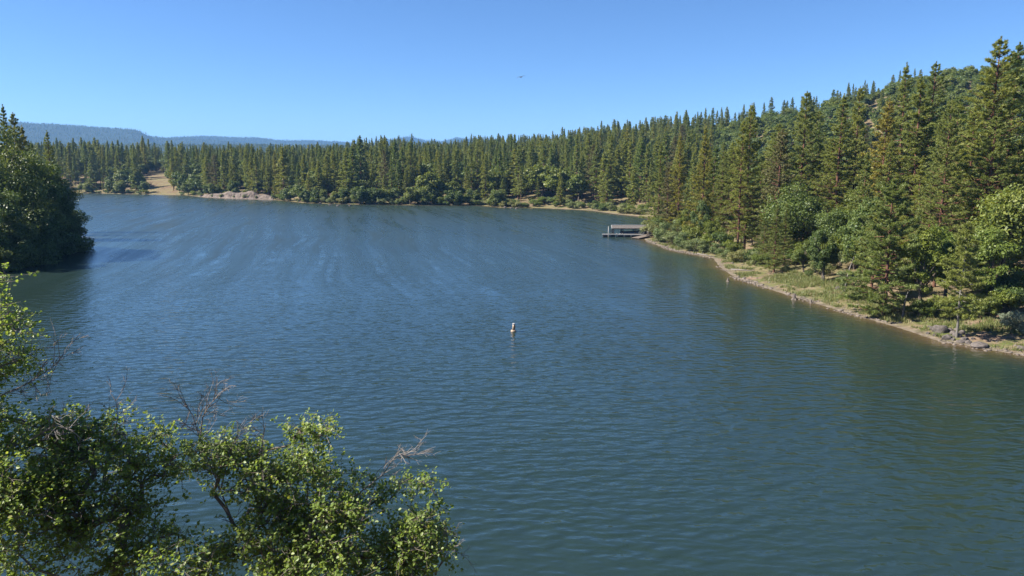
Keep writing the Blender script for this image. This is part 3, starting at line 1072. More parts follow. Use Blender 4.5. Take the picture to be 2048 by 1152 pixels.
LAB = {
    ('pine', 'crest'): ('pointed dark pine along the crest of the right hill', 'pines on the crest of the right hill'),
    ('pine', 'slope'): ('pine standing among oak scrub halfway up the right hill', 'pines among the scrub of the right hill'),
    ('pine', 'bank'): ('unremarkable green pine in the wood low on the right bank', 'pines filling the wood on the right bank'),
    ('pine', 'far_left'): ('pine on the far left shore around the dry grass clearing', 'pines on the far left shore'),
    ('pine', 'far_bluff'): ('pine in the far wood above the pale eroded bank', 'pines above the eroded bank'),
    ('pine', 'far_mid'): ('pine of the far wood in the middle of the opposite shore', 'pines in the middle of the far shore'),
    ('pine', 'far_right'): ('pine on the far slope left of and behind the dock', 'pines on the far slope behind the dock'),
    ('oak', 'crest'): ('rounded oak in the scrub on top of the right hill', 'oaks on top of the right hill'),
    ('oak', 'slope'): ('rounded green oak in the scrub halfway up the right hill', 'oaks halfway up the right hill'),
    ('oak', 'bank'): ('leafy green oak under the pines low on the right bank', 'oaks under the pines of the right bank'),
    ('oak', 'far_left'): ('round leafy oak around the dry clearing on the far left shore', 'oaks on the far left shore'),
    ('oak', 'far_bluff'): ('leafy oak among the pines above the pale eroded bank', 'oaks above the eroded bank'),
    ('oak', 'far_mid'): ('leafy oak under the pines in the middle of the far shore', 'oaks in the middle of the far shore'),
    ('oak', 'far_right'): ('leafy oak under the pines of the far slope behind the dock', 'oaks on the far slope behind the dock'),
}
NP, NO = 300 - 32, 240
for t in pines[:NP] + oaks[:NO]:
    dist, x, y, h, kind, H, px, s = t[:8]
    lab, grp = LAB[(kind, where(t))]
    if kind == 'pine':
        proto = NEAR_PINE[int(r.integers(4))] if dist < 190 else FAR_PINE[int(r.integers(6))] if r.random() < 0.97 else BROWN_PINE
        plant_tree('pine_tree', proto, x, y, H, lab, 'tree', grp, r.uniform(0.8, 1.45), h - 0.1)
    else:
        if dist < 200:
            proto = (OAK + LIME[:1])[int(r.integers(4))]
        else:
            proto = FAR_OAK[int(r.integers(3))]
        plant_tree('oak_tree', proto, x, y, H, lab, 'tree', grp, r.uniform(0.9, 1.3), h - 0.15)


# ------------------------------------------------------------------ the rest of the woods, which read as one mass
def joined(protos, prefix):
    col = bpy.data.collections.new(prefix)
    for k, (tr, cr, H0) in enumerate(protos):
        bmj = bmesh.new()
        bmj.from_mesh(tr)
        n0 = len(bmj.faces)
        bmj.from_mesh(cr)
        bmj.faces.ensure_lookup_table()
        for i in range(n0, len(bmj.faces)):
            bmj.faces[i].material_index = 1
        mj = bpy.data.meshes.new('%s_%d' % (prefix, k))
        bmj.to_mesh(mj)
        bmj.free()
        mj.materials.append(tr.materials[0])
        mj.materials.append(cr.materials[0])
        col.objects.link(bpy.data.objects.new('%s_%d' % (prefix, k), mj))
    return col


def mass(name, label, cat, pts, scales, protos, seed):
    rr = np.random.default_rng(seed)
    n = len(pts)
    me = bpy.data.meshes.new(name)
    me.vertices.add(n)
    me.vertices.foreach_set('co', np.asarray(pts, np.float32).ravel())
    a = me.attributes.new('size', 'FLOAT_VECTOR', 'POINT')
    a.data.foreach_set('vector', np.asarray(scales, np.float32).ravel())
    a = me.attributes.new('turn', 'FLOAT_VECTOR', 'POINT')
    a.data.foreach_set('vector', np.stack([np.zeros(n), np.zeros(n), rr.uniform(0, 6.28, n)], 1).astype(np.float32).ravel())
    a = me.attributes.new('which', 'INT', 'POINT')
    a.data.foreach_set('value', rr.integers(0, len(protos), n).astype(np.int32))
    o = link(name, me)
    o['kind'] = 'stuff'
    tag(o, label, cat)
    ng = bpy.data.node_groups.new(name, 'GeometryNodeTree')
    ng.interface.new_socket('Geometry', in_out='INPUT', socket_type='NodeSocketGeometry')
    ng.interface.new_socket('Geometry', in_out='OUTPUT', socket_type='NodeSocketGeometry')
    gi, go = ng.nodes.new('NodeGroupInput'), ng.nodes.new('NodeGroupOutput')
    ip = ng.nodes.new('GeometryNodeInstanceOnPoints')
    ci = ng.nodes.new('GeometryNodeCollectionInfo')
    ci.inputs['Collection'].default_value = joined(protos, name + '_kinds')
    ci.inputs['Separate Children'].default_value = True
    ci.inputs['Reset Children'].default_value = True
    ip.inputs['Pick Instance'].default_value = True

    def named(nm, typ):
        k = ng.nodes.new('GeometryNodeInputNamedAttribute')
        k.data_type = typ
        k.inputs['Name'].default_value = nm
        return k.outputs[0]
    L = ng.links.new
    L(gi.outputs[0], ip.inputs['Points'])
    L(ci.outputs[0], ip.inputs['Instance'])
    L(named('which', 'INT'), ip.inputs['Instance Index'])
    L(named('turn', 'FLOAT_VECTOR'), ip.inputs['Rotation'])
    L(named('size', 'FLOAT_VECTOR'), ip.inputs['Scale'])
    L(ip.outputs[0], go.inputs[0])
    md = o.modifiers.new('scatter', 'NODES')
    md.node_group = ng
    return o


rest = pines[NP:]
mass('pine_forest', 'distant pine forest filling in behind the nearer trees', 'forest', [(t[1], t[2], t[3] - 0.1) for t in rest],
     [(t[5] / 25 * q, t[5] / 25 * q, t[5] / 25) for t, q in zip(rest, r.uniform(0.75, 1.4, len(rest)))], FAR_PINE, 3)
rest = oaks[NO:]
mass('oak_scrub', 'distant oak scrub filling in between the trees of the hillside', 'scrub', [(t[1], t[2], t[3] - 0.15) for t in rest],
     [(t[5] / 9 * q, t[5] / 9 * q, t[5] / 9) for t, q in zip(rest, r.uniform(0.95, 1.35, len(rest)))], FAR_OAK, 4)
# wooded mountains and the flat woods before them
n = 34000
aa = np.radians(r.uniform(-38, 6, n))
rr_ = 900 + 6800 * r.random(n) ** 0.8
mx_, my_ = rr_ * np.sin(aa), rr_ * np.cos(aa)
mz_ = height(mx_, my_)
sc_ = r.uniform(0.25, 0.48, n)
LOW_PINE = [pine_meshes('mountain_pine', 25, 5.5, 0.02, 401, 8, 2, 5, 1.8, 2.4, 1.6, trunk_n=4),
            pine_meshes('mountain_pine', 25, 4.6, 0.02, 402, 8, 2, 5, 1.8, 2.4, 1.6, trunk_n=4)]
mass('mountain_forest', 'blue hazy conifer forest covering the far mountains', 'forest', np.stack([mx_, my_, mz_ - 0.5], 1),
     np.stack([sc_ * 1.6, sc_ * 1.6, sc_], 1), LOW_PINE, 5)

# ------------------------------------------------------------------ shrubs along the shores
def shrub(proto, px, py, H, label, group=None, wide=1.0, name='shrub', inland=0.0):
    x, y = on_water(px, py)
    z = hgt(x, y)
    for _ in range(3):                      # slide along the view ray to the real ground height
        d = ray(px, py)
        t = (z - CAMZ) / d[2]
        x, y = d[0] * t, d[1] * t
        z = hgt(x, y)
    plant_tree(name, proto, x, y, H, label, 'shrub', group, wide, max(z, 0) - 0.05)


for k, (px, py, H) in enumerate([(1304, 474, 4.2), (1322, 484, 4.5), (1342, 490, 3.8), (1362, 496, 3.4), (1384, 502, 3.0), (1408, 506, 2.6), (1330, 466, 4.8),
                                 (1356, 478, 4.6), (1296, 462, 3.2), (1428, 508, 2.2), (1448, 514, 2.0)]):
    shrub(BUSH[k % 2], px, py, H, 'pale willow thicket on the shore right of the dock', 'willows along the dock shore', 1.0, 'willow_shrub')
for k, (px, py, H) in enumerate([(1388, 488, 4.2), (1418, 494, 3.6), (1446, 500, 3.8), (1470, 512, 3.2), (1498, 524, 2.6), (1520, 532, 2.2)]):
    shrub(GREEN_BUSH[k % 2], px, py, H, 'green shrub behind the willows below the red trunked pines', 'green shrubs below the red trunked pines', 1.0, 'green_shrub')
for k, (px, py, H) in enumerate([(1478, 524, 2.6), (1508, 530, 2.4), (1540, 530, 2.6), (1592, 530, 2.8), (1640, 544, 2.4), (1690, 568, 2.2), (1556, 518, 3.0), (1612, 520, 3.2), (1662, 535, 3.2),
                                 (1575, 542, 1.2), (1618, 550, 1.1)]):
    shrub((BUSH + GREEN_BUSH)[k % 4], px, py, H, 'leafy shrub closing the back of the grassy beach', 'shrubs closing the back of the grassy beach', 1.1, 'beach_shrub')
for k, (px, py, H) in enumerate([(1728, 598, 1.6), (1760, 612, 1.6), (1838, 632, 2.2), (1862, 634, 2.2), (1888, 636, 2.4), (1910, 634, 2.4),
                                 (1965, 620, 2.6), (1995, 610, 3.0), (2025, 606, 3.0), (1980, 590, 4), (2040, 590, 4)]):
    shrub(GREEN_BUSH[k % 2], px, py, H, 'leafy green shrub under the trees near the shore boulders', 'green shrubs near the boulders', 1.0, 'green_shrub')
shrub(SAGE_BUSH, 2040, 655, 2.3, 'silvery sage shrub on the bare soil at the right edge', None, 1.0, 'sage_shrub')
shrub(SAGE_BUSH, 2010, 640, 1.5, 'smaller silvery shrub left of the sage at the right edge', None, 1.0, 'sage_shrub')
rs = np.random.default_rng(12)
FAR_BUSH = [(b[0], b[1], b[2]) for b in BUSH + GREEN_BUSH]
for px in np.concatenate([np.arange(165, 292, 5), np.arange(335, 398, 6), np.arange(560, 1060, 4), np.arange(1060, 1290, 6), np.arange(395, 560, 14)]):
    px = px + rs.uniform(-4, 4)
    py = np.interp(px, [p[0] for p in SHORE_PIX_FAR], [p[1] for p in SHORE_PIX_FAR])
    if rs.random() < 0.16:
        continue
    big = rs.random() < 0.3 and px < 1000
    H = rs.uniform(5.5, 8.5) if big else rs.uniform(1.6, 3.6)
    x, y = on_water(px, py)
    push = rs.uniform(0.3, 5) if px < 1060 else rs.uniform(3, 13)
    if 395 < px < 560:
        push = rs.uniform(13, 19)
    k = 1 + push / math.hypot(x, y) * 1.3
    x, y = x * k, y * k
    if px < 385:
        lb = ('leafy shrub at the waterline of the far left shore', 'shrubs along the far left shore')
    elif px < 750:
        lb = ('rounded shrub at the waterline right of the eroded bank', 'shrubs right of the eroded bank')
    else:
        lb = ('leafy shrub along the far shore between eroded bank and dock', 'shrubs along the far shore')
    if big:
        plant_tree('shore_shrub', FAR_OAK[int(rs.integers(3))], x, y, H, lb[0], 'shrub', lb[1], 1.0, hgt(x, y) - 0.3)
    else:
        plant_tree('shore_shrub', FAR_BUSH[int(rs.integers(4))], x, y, H, lb[0], 'shrub', lb[1], 1.3, hgt(x, y) - 0.1)

# ------------------------------------------------------------------ eroded bank on the far shore
bx = np.linspace(398, 548, 90)
py_s = np.interp(bx, [p[0] for p in SHORE_PIX_FAR], [p[1] for p in SHORE_PIX_FAR])
W0 = np.array([on_water(a, b) for a, b in zip(bx, py_s)])
rows = []
prof = [(-0.4, -0.5), (0.3, 0.15), (1.6, 0.45), (2.2, 0.9), (2.5, 1.6), (2.9, 2.5), (3.6, 2.9), (6.0, 3.2), (10.0, 3.2), (15.0, 1.6)]
env = np.sin(np.linspace(0, math.pi, 90)) ** 0.4 * (0.55 + 0.9 * vnoise(np.arange(90) / 9.0, 4.4))
for j, (dd, zz_) in enumerate(prof):
    dirv = W0 / np.linalg.norm(W0, axis=1, keepdims=True)
    wob = 3.2 * fbm(np.arange(90) / 3.5, j * 0.35, 2.2, 4) * (1 if 1 < j < 8 else 0.2)
    p2 = W0 + dirv * (dd * 1.2 + wob)[:, None]
    zc = zz_ * env if zz_ > 0 else np.full(90, zz_)
    rows.append(np.stack([p2[:, 0], p2[:, 1], zc + (0.4 * fbm(np.arange(90) / 2.0, j * 0.8, 1.0, 3) if zz_ > 0.3 else 0)], 1))
VB = np.concatenate(rows)
q = [(j * 90 + i, j * 90 + i + 1, (j + 1) * 90 + i + 1, (j + 1) * 90 + i) for j in range(len(prof) - 1) for i in range(89)]
M['bank'] = solid('eroded_earth', (0.105, 0.080, 0.064), 0.95, 0.75, 0.5, 0.3)
eb = link('eroded_bank', mesh_from('eroded_bank', VB, q, [M['bank']], False))
eb['kind'] = 'structure'

for k, (px, H) in enumerate([(402, 2.0), (424, 1.6), (444, 2.2), (470, 1.5), (492, 2.4), (514, 1.7), (550, 2.6), (560, 3.0)]):
    x, y = on_water(px, np.interp(px, [p[0] for p in SHORE_PIX_FAR], [p[1] for p in SHORE_PIX_FAR]) - 0.2)
    kk = 1 + 1.8 / math.hypot(x, y)
    plant_tree('bank_shrub', FAR_BUSH[k % 4], x * kk, y * kk, H, 'small shrub at the foot of the eroded bank', 'shrub', 'shrubs at the foot of the eroded bank', 1.3, 0.2)

# ------------------------------------------------------------------ rocks
def rock_mesh(seed):
    r_ = np.random.default_rng(seed)
    bmr = bmesh.new()
    bmesh.ops.create_icosphere(bmr, subdivisions=3, radius=1)
    planes = [(unit(r_.normal(0, 1, 3)), r_.uniform(0.55, 0.85)) for _ in range(9)]
    for v in bmr.verts:
        p = np.array(v.co)
        for nn, dd in planes:
            k = np.dot(p, nn)
            if k > dd:
                p = p - nn * (k - dd)
        p = p * (1 + 0.16 * float(fbm(p[0] * 2 + 9, p[1] * 2 + 9, p[2] * 2 + seed, 3)))
        v.co = p
    mr = bpy.data.meshes.new('rock')
    bmr.to_mesh(mr)
    bmr.free()
    mr.materials.append(M['rock'])
    return mr


ROCKS = [rock_mesh(s_) for s_ in (1, 2, 3, 4, 5)]


def ground_at(px, py):
    d = ray(px, py)
    z = 0.0
    for _ in range(4):
        t = (z - CAMZ) / d[2]
        x, y = d[0] * t, d[1] * t
        z = max(0.0, hgt(x, y))
    return x, y, z


def rock(px, py, w_px, h_px, label, group=None, seed=0):
    x, y, z = ground_at(px, py)
    k = math.hypot(x, y) / F
    o = link('boulder', ROCKS[seed % 5])
    o.location = (x, y, z + 0.16 * h_px * k)
    o.scale = (0.5 * w_px * k, 0.42 * w_px * k, 0.72 * h_px * k)
    o.rotation_euler = (0, 0, random.uniform(-0.5, 0.5) + (seed % 2) * 3.14)
    tag(o, label, 'rock', group)
    if group:
        AUTO.append((o, x, y, h_px * k))


rock(1879, 664, 26, 17, 'large dark upright boulder, left of the pair on the shore', None, 0)
rock(1892, 678, 24, 12, 'rounded dark boulder just below the large upright boulder', None, 1)
rock(1960, 692, 36, 10, 'long flat dark boulder at the water edge near the pale pine', None, 2)
rock(2044, 698, 18, 9, 'dark boulder at the water edge cut by the right edge', None, 3)
for k, (px, py, w, h) in enumerate([(1866, 660, 12, 9), (1898, 662, 16, 8), (1908, 668, 14, 9), (1916, 672, 18, 9), (1924, 668, 12, 8), (1930, 680, 16, 7), (1938, 686, 14, 7),
                                    (1922, 684, 18, 6), (1905, 680, 10, 6), (1870, 672, 9, 5), (1888, 655, 10, 6), (1945, 678, 10, 5), (1915, 660, 12, 6), (1860, 655, 9, 5),
                                    (1800, 622, 10, 7), (1786, 625, 9, 6), (1676, 578, 10, 7), (1690, 582, 12, 8), (1855, 668, 8, 5), (1935, 672, 10, 6)]):
    rock(px, py, w, h, 'grey basalt rock in the small rock pile on the right shore', 'rocks piled on the right shore', k)
for k, (px, py) in enumerate([(1010, 414), (1022, 415), (1034, 415), (620, 404), (640, 405), (660, 406), (676, 406), (700, 407)]):
    rock(px, py - 2, 7, 3.5, 'dark rock at the waterline of the far shore', 'rocks on the far waterline', k)

# stones washed along the waterline
def stones(name, label, pts, lo, hi, seed):
    r_ = np.random.default_rng(seed)
    ico = bmesh.new()
    bmesh.ops.create_icosphere(ico, subdivisions=1, radius=1)
    bv = np.array([v.co[:] for v in ico.verts])
    bf = np.array([[v.index for v in f.verts] for f in ico.faces])
    ico.free()
    n_ = len(pts)
    sz = r_.uniform(lo, hi, n_) * (0.5 + r_.random(n_) ** 3 * 1.5)
    sh = np.stack([sz * r_.uniform(0.8, 1.6, n_), sz * r_.uniform(0.8, 1.3, n_), sz * r_.uniform(0.4, 0.8, n_)], 1)
    vv = (bv[None] * (1 + r_.normal(0, 0.16, (n_, len(bv), 1)))) * sh[:, None] + pts[:, None]
    ff = bf[None] + (np.arange(n_) * len(bv))[:, None, None]
    o = link(name, mesh_from(name, vv.reshape(-1, 3), ff.reshape(-1, 3), [M['pebble']]))
    o['kind'] = 'stuff'
    tag(o, label, 'stones')


RB = np.array([on_water(*p) for p in SHORE_PIX_RIGHT[3:]])


def along(n_, lo, hi, seed, path=RB):
    r_ = np.random.default_rng(seed)
    seg = np.linalg.norm(np.diff(path, axis=0), axis=1)
    cum = np.concatenate([[0], np.cumsum(seg)])
    q_ = r_.uniform(0, cum[-1], n_)
    x = np.interp(q_, cum, path[:, 0]) + r_.normal(0, 0.5, n_)
    y = np.interp(q_, cum, path[:, 1]) + r_.normal(0, 0.5, n_)
    # step away from the lake by the wanted distance
    want = r_.uniform(lo, hi, n_)
    for _ in range(4):
        s0 = sdf(x, y)
        gx_ = (sdf(x + 0.2, y) - s0) / 0.2
        gy_ = (sdf(x, y + 0.2) - s0) / 0.2
        x, y = x + gx_ * (want - s0) * 0.8, y + gy_ * (want - s0) * 0.8
    return x, y, height(x, y)


x, y, z = along(3000, -0.5, 1.2, 1)
k = vnoise(x / 4.0, y / 4.0, 3.3) + 0.35 * vnoise(x / 0.8, y / 0.8, 1.3) > 0.66
x, y, z = x[k], y[k], z[k]
stones('shore_stones', 'pale stones washed up along the right waterline', np.stack([x, y, np.maximum(z, -0.02)], 1), 0.035, 0.15, 2)
x, y, z = along(900, 1.3, 7.0, 5)
stones('scattered_stones', 'loose stones scattered over the right beach', np.stack([x, y, z], 1), 0.04, 0.12, 6)

# grass on the right beach, blade by blade
x, y, z = along(9000, 0.9, 9.5, 9)
gm = vnoise(x / 2.6, y / 2.6, 1.1) + 0.5 * vnoise(x / 0.9, y / 0.9, 7.1)
k = (gm > 0.74) & (y > 62)
x, y, z = x[k], y[k], z[k]
rg = np.random.default_rng(21)
nb = 9
C = np.repeat(np.stack([x, y, z - 0.02], 1), nb, 0) + np.concatenate([rg.normal(0, 0.16, (len(x) * nb, 2)), np.zeros((len(x) * nb, 1))], 1)
hb = rg.uniform(0.14, 0.5, (len(C), 1)) * np.repeat(0.7 + 0.8 * vnoise(x / 3, y / 3), nb)[:, None]
tip = C + np.concatenate([rg.normal(0, 0.14, (len(C), 2)), hb], 1)
sd_ = unit(np.concatenate([rg.normal(0, 1, (len(C), 2)), np.zeros((len(C), 1))], 1)) * 0.035
v = np.stack([C - sd_, C + sd_, tip], 1).reshape(-1, 3)
go_ = link('shore_grass', mesh_from('shore_grass', v, np.arange(len(v)).reshape(-1, 3), [M['grass']]))
go_['kind'] = 'stuff'
tag(go_, 'yellow green grass growing on the right beach', 'grass')

# stumps and driftwood
def stump(px, py, h_px, label, seed):
    x, y = on_water(px, py)
    k = math.hypot(x, y) / F
    h = h_px * k
    r_ = np.random.default_rng(seed)
    n_ = 10
    mb = MB()
    vs, fs = [], []
    for j, (rr2, zz2) in enumerate([(0.55, -0.5), (0.5, 0.0), (0.30, 0.3), (0.24, 0.7), (0.22, 1.0)]):
        for i in range(n_):
            q_ = rr2 * h * (1 + 0.25 * math.sin(i * 2.4 + seed) * (1 if j < 2 else 0.3)) * r_.uniform(0.9, 1.1)
            vs.append((q_ * math.cos(i * 0.628), q_ * math.sin(i * 0.628), zz2 * h * (1 + (r_.uniform(-0.12, 0.12) if j == 4 else 0))))
    for j in range(4):
        for i in range(n_):
            fs.append((j * n_ + i, j * n_ + (i + 1) % n_, (j + 1) * n_ + (i + 1) % n_, (j + 1) * n_ + i))
    fs.append(tuple(range(4 * n_, 5 * n_)))
    mb.add(vs, fs)
    o = mb.build('tree_stump', M['stump'], None, False)
    o.location = (x, y, 0)
    tag(o, label, 'stump')


stump(1588, 599, 11, 'weathered tree stump standing in the shallows off the grassy beach', 1)
stump(1456, 563, 7, 'small stump in the water where the beach begins', 2)
stump(1622, 606, 7, 'low stump at the waterline right of the weathered stump', 3)


def log(px0, py0, px1, py1, rad_, label):
    a_, b_ = np.array(ground_at(px0, py0)), np.array(ground_at(px1, py1))
    mb = MB()
    c_ = (a_ + b_) / 2
    mid = np.array([0, 0, 0.02]) + (a_ + b_) / 2 - c_
    mb.tube([a_ - c_, (a_ - c_) * 0.4 + (0, 0.08, 0), mid, b_ - c_], [rad_, rad_ * 0.95, rad_ * 0.8, rad_ * 0.45], 8)
    for t in (0.3, 0.6):
        p_ = (a_ - c_) * (1 - t) + (b_ - c_) * t
        mb.tube([p_, p_ + (0.15, -0.1, 0.45)], [rad_ * 0.35, rad_ * 0.1], 5)
    o = mb.build('driftwood_log', M['dead'], None, True)
    o.location = c_ + np.array([0, 0, rad_ * 0.8])
    tag(o, label, 'log')


log(1462, 540, 1506, 543, 0.13, 'bleached driftwood log at the left end of the grassy beach')
log(1395, 508, 1428, 514, 0.11, 'driftwood log lying on the stony shore below the willows')

# ------------------------------------------------------------------ floating dock with a roofed boat slip
dx, dy = on_water(1205, 474)
ex, ey = on_water(1284, 474)
DL = math.hypot(ex - dx, ey - dy)          # about ten metres
DR = math.atan2(ey - dy, ex - dx) - 0.05
dock = thing('floating_dock', 'weathered grey floating dock on dark floats by the right shore', 'dock', (dx, dy, 0), DR)
mb = MB()
npl = 40
for i in range(npl):
    mb.box((DL * (i + 0.5) / npl, 0.75, 0.62), (DL / npl - 0.02, 1.5, 0.05))
mb.build('deck', M['wood'], dock)
mb = MB()
mb.box((DL / 2, -0.03, 0.575), (DL, 0.06, 0.17))
mb.box((DL / 2, 1.53, 0.575), (DL, 0.06, 0.17))
mb.build('edge_beam', M['white'], dock)
for i in range(6):
    mb = MB()
    mb.box((0.75 + i * (DL - 1.3) / 5, 0.74, 0.19), (1.25, 1.46, 0.58))
    mb.build('float', M['float'], dock)
for i in (1, 2, 3, 4):
    mb = MB()
    mb.box((0.35 + i * (DL - 1.3) / 5 - 0.1, -0.03, 0.30), (0.42, 0.06, 0.16))
    mb.build('bumper', M['white'], dock)
for i in (0.36, 0.45, 0.5):
    mb = MB()
    mb.lathe([(0.10, 0.645), (0.08, 0.80), (0.12, 0.90), (0.03, 0.94)], 8, (DL * i, 0.2, 0))
    mb.build('bollard', M['white'], dock)
pile = thing('mooring_pile', 'tall thin white steel pile at the outer end of the dock', 'pile', (0, 0, 0))
pile.location = dock.matrix_basis @ Vector((DL * 0.145, -0.16, 0))
mb = MB()
mb.tube([(0, 0, -1.5), (0, 0, 2.55)], 0.085, 10)
mb.build('shaft', M['white'], pile, True)
mb = MB()
mb.lathe([(0.1, 2.55), (0.085, 2.6), (0.01, 2.72)], 10)
mb.build('cap', M['white'], pile, True)
# a dark post box and the roof
pb = thing('dock_post', 'short dark post on the dock between pile and roof', 'post', dock.matrix_basis @ Vector((DL * 0.215, 1.1, 0.645)))
mb = MB()
mb.tube([(0, 0, 0), (0, 0, 0.75)], 0.05, 8)
mb.build('shaft', M['wood_dark'], pb)
mb = MB()
mb.box((0, 0, 0.78), (0.24, 0.2, 0.34))
mb.build('box', M['wood_dark'], pb)
shed = thing('boat_shelter', 'roofed boat shelter with grey shingles and dark posts on the dock', 'shelter', (dock.matrix_basis @ Vector((DL * 0.28, 1.75, 0))), DR)
SL, SW = 8.2, 4.4
for px_ in (0.15, 2.4, 5.4, 7.9):
    for py_ in (0.1, SW - 0.1):
        mb = MB()
        mb.box((px_, py_, 0.60), (0.24, 0.24, 2.5))
        mb.build('post', M['wood_dark'], shed)
mb = MB()
for py_ in (0.1, SW - 0.1):
    mb.box((SL / 2, py_, 1.86), (SL, 0.12, 0.18))
mb.build('beam', M['wood_dark'], shed)
RH = 0.55
roofp = math.atan2(RH, SW / 2)
for sgn in (-1, 1):
    cy = SW / 2 + sgn * (SW / 4 + 0.08)
    cz_ = 2.0 + RH / 2
    rot = Matrix.Rotation(-sgn * roofp, 3, 'X')
    slab = math.hypot(SW / 2 + 0.3, RH + 0.07)
    mb = MB()
    mb.box((SL / 2, cy, cz_), (SL + 0.5, slab, 0.06), rot)
    ro = mb.build('roof', M['shingle'], shed)
    for c_ in range(6):
        mb = MB()
        for q_ in range(22):
            off = (c_ + 0.5) / 6 * slab - slab / 2
            lift = random.uniform(0.035, 0.075)
            ctr = Vector((SL / 2, cy, cz_)) + rot @ Vector((-(SL + 0.5) / 2 + (q_ + 0.5) * (SL + 0.5) / 22, off, lift))
            mb.box(ctr, ((SL + 0.5) / 22 - 0.03, slab / 6 + 0.05, 0.03), rot)
        mb.build('shingle_row', M['shingle'], ro)
mb = MB()
mb.box((SL / 2, SW / 2, 2.0 + RH + 0.13), (SL + 0.5, 0.2, 0.07))
mb.build('ridge_cap', M['steel'], shed)
for xx in (-0.28, SL + 0.28):
    mb = MB()
    mb.tube([(xx, -0.25, 1.93), (xx, SW / 2, 2.02 + RH), (xx, SW + 0.25, 1.93)], 0.07, 4)
    mb.build('fascia', M['white'], shed)
mb = MB()
mb.box((SL + 0.05, SW / 2, 1.2), (0.08, SW - 0.5, 1.35))
mb.build('end_shade_sheet', M['wood_dark'], shed)  # dark sheet standing in for the shade inside the open gable end
# a moored boat under the roof
boat = thing('covered_boat', 'grey blue boat moored under the shelter roof', 'boat', shed.matrix_basis @ Vector((SL * 0.52, SW * 0.52, 0)), DR)
prof_b = [(-2.4, 0.75, 0.75), (-1.2, 0.95, 0.78), (0.4, 0.95, 0.84), (1.7, 0.65, 0.95), (2.5, 0.05, 1.05)]
vs, fs = [], []
for xb, wb, hb_ in prof_b:
    vs += [(xb, -wb, hb_), (xb, -wb * 0.85, 0.1), (xb, 0, -0.2), (xb, wb * 0.85, 0.1), (xb, wb, hb_)]
for i in range(4):
    for j in range(4):
        fs.append((i * 5 + j, i * 5 + j + 1, (i + 1) * 5 + j + 1, (i + 1) * 5 + j))
fs += [(0, 1, 2, 3, 4)]
mb = MB()
mb.add(vs, fs)
mb.build('hull', M['tarp'], boat, True)
vs, fs = [], []
for xb, wb, hb_ in prof_b:
    vs += [(xb, -wb, hb_ + 0.02), (xb, 0, hb_ + 0.32), (xb, wb, hb_ + 0.02)]
for i in range(4):
    for j in range(2):
        fs.append((i * 3 + j, i * 3 + j + 1, (i + 1) * 3 + j + 1, (i + 1) * 3 + j))
mb = MB()
mb.add(vs, fs)
mb.build('cover', M['tarp'], boat, True)
# gangway to the shore with handrail, and a small brown ramp
g0 = np.array(dock.matrix_basis @ Vector((DL - 0.2, 0.7, 0.64)))
gx_, gy_, gz_ = ground_at(1306, 462)
g1 = np.array([gx_, gy_, gz_ + 0.5])
gang = thing('gangway', 'sloping gangway with pale rails from dock to shore', 'gangway', g0)
dv = g1 - g0
gl = np.linalg.norm(dv)
rotg = Vector(dv).to_track_quat('X', 'Z').to_matrix()
mb = MB()
for i in range(14):
    mb.box(Vector(dv) * ((i + 0.5) / 14), (gl / 14 - 0.02, 1.1, 0.06), rotg)
mb.build('walkway', M['wood'], gang)
for sgn in (-1, 1):
    mb = MB()
    off = rotg @ Vector((0, 0.55 * sgn, 0))
    mb.tube([np.array(off) + (0, 0, 0.55), np.array(off) + dv + (0, 0, 0.55)], 0.05, 6)
    for i in range(5):
        p_ = np.array(off) + dv * (i / 4)
        mb.tube([p_, p_ + (0, 0, 0.55)], 0.035, 5)
    mb.build('handrail', M['white'], gang)
rx, ry = on_water(1270, 478)
qx, qy, qz = ground_at(1300, 474)
ramp_o = thing('boat_ramp', 'low brown plank ramp at the shore right of the dock', 'ramp', (rx, ry, 0))
dv = np.array([qx - rx, qy - ry, max(qz, 0.3) + 0.15])
rotg = Vector(dv).to_track_quat('X', 'Z').to_matrix()
gl = np.linalg.norm(dv)
mb = MB()
for i in range(14):
    mb.box(Vector(dv) * ((i + 0.5) / 14) + Vector((0, 0, 0.22)), (gl / 14 - 0.02, 2.1, 0.07), rotg)
mb.build('deck', M['wood_brown'], ramp_o)
for sgn in (-1, 1):
    mb = MB()
    mb.box(Vector(dv) * 0.5 + Vector((0, 0, 0.10)) + rotg @ Vector((0, 0.95 * sgn, 0)), (gl, 0.12, 0.16), rotg)
    mb.build('joist', M['wood_dark'], ramp_o)
mb = MB()
mb.box(Vector(dv) * 0.15 + Vector((0, 0, -0.05)), (0.8, 1.9, 0.35), rotg)
mb.build('float', M['float'], ramp_o)

# ------------------------------------------------------------------ buoy and bird
bx_, by_ = on_water(1027, 663)
bk = math.hypot(bx_, by_) / F
buoy = thing('navigation_buoy', 'cream white buoy with brown orange panel floating on open water', 'buoy', (bx_, by_, 0))
buoy.rotation_euler = (0.03, 0.06, 0)
mb = MB()
mb.lathe([(0.10, -0.35), (0.24, -0.2), (0.29, -0.04), (0.30, 0.08), (0.26, 0.15), (0.14, 0.17)], 20)
mb.build('float_collar', M['buoy'], buoy, True)
mb = MB()
mb.lathe([(0.15, 0.14), (0.145, 0.5), (0.14, 0.74)], 20)
mb.build('body', M['buoy'], buoy, True)
mb = MB()
mb.lathe([(0.15, 0.74), (0.165, 0.76), (0.165, 0.84), (0.12, 0.88), (0.02, 0.89)], 20)
mb.build('cap', M['white'], buoy, True)
vs, fs = [], []
for i in range(9):
    t = math.radians(-95 + i * 9 + 18)
    for zq in (0.24, 0.68):
        vs.append((0.153 * math.cos(t), 0.153 * math.sin(t), zq))
for i in range(8):
    fs.append((2 * i, 2 * i + 2, 2 * i + 3, 2 * i + 1))
mb = MB()
mb.add(vs, fs)
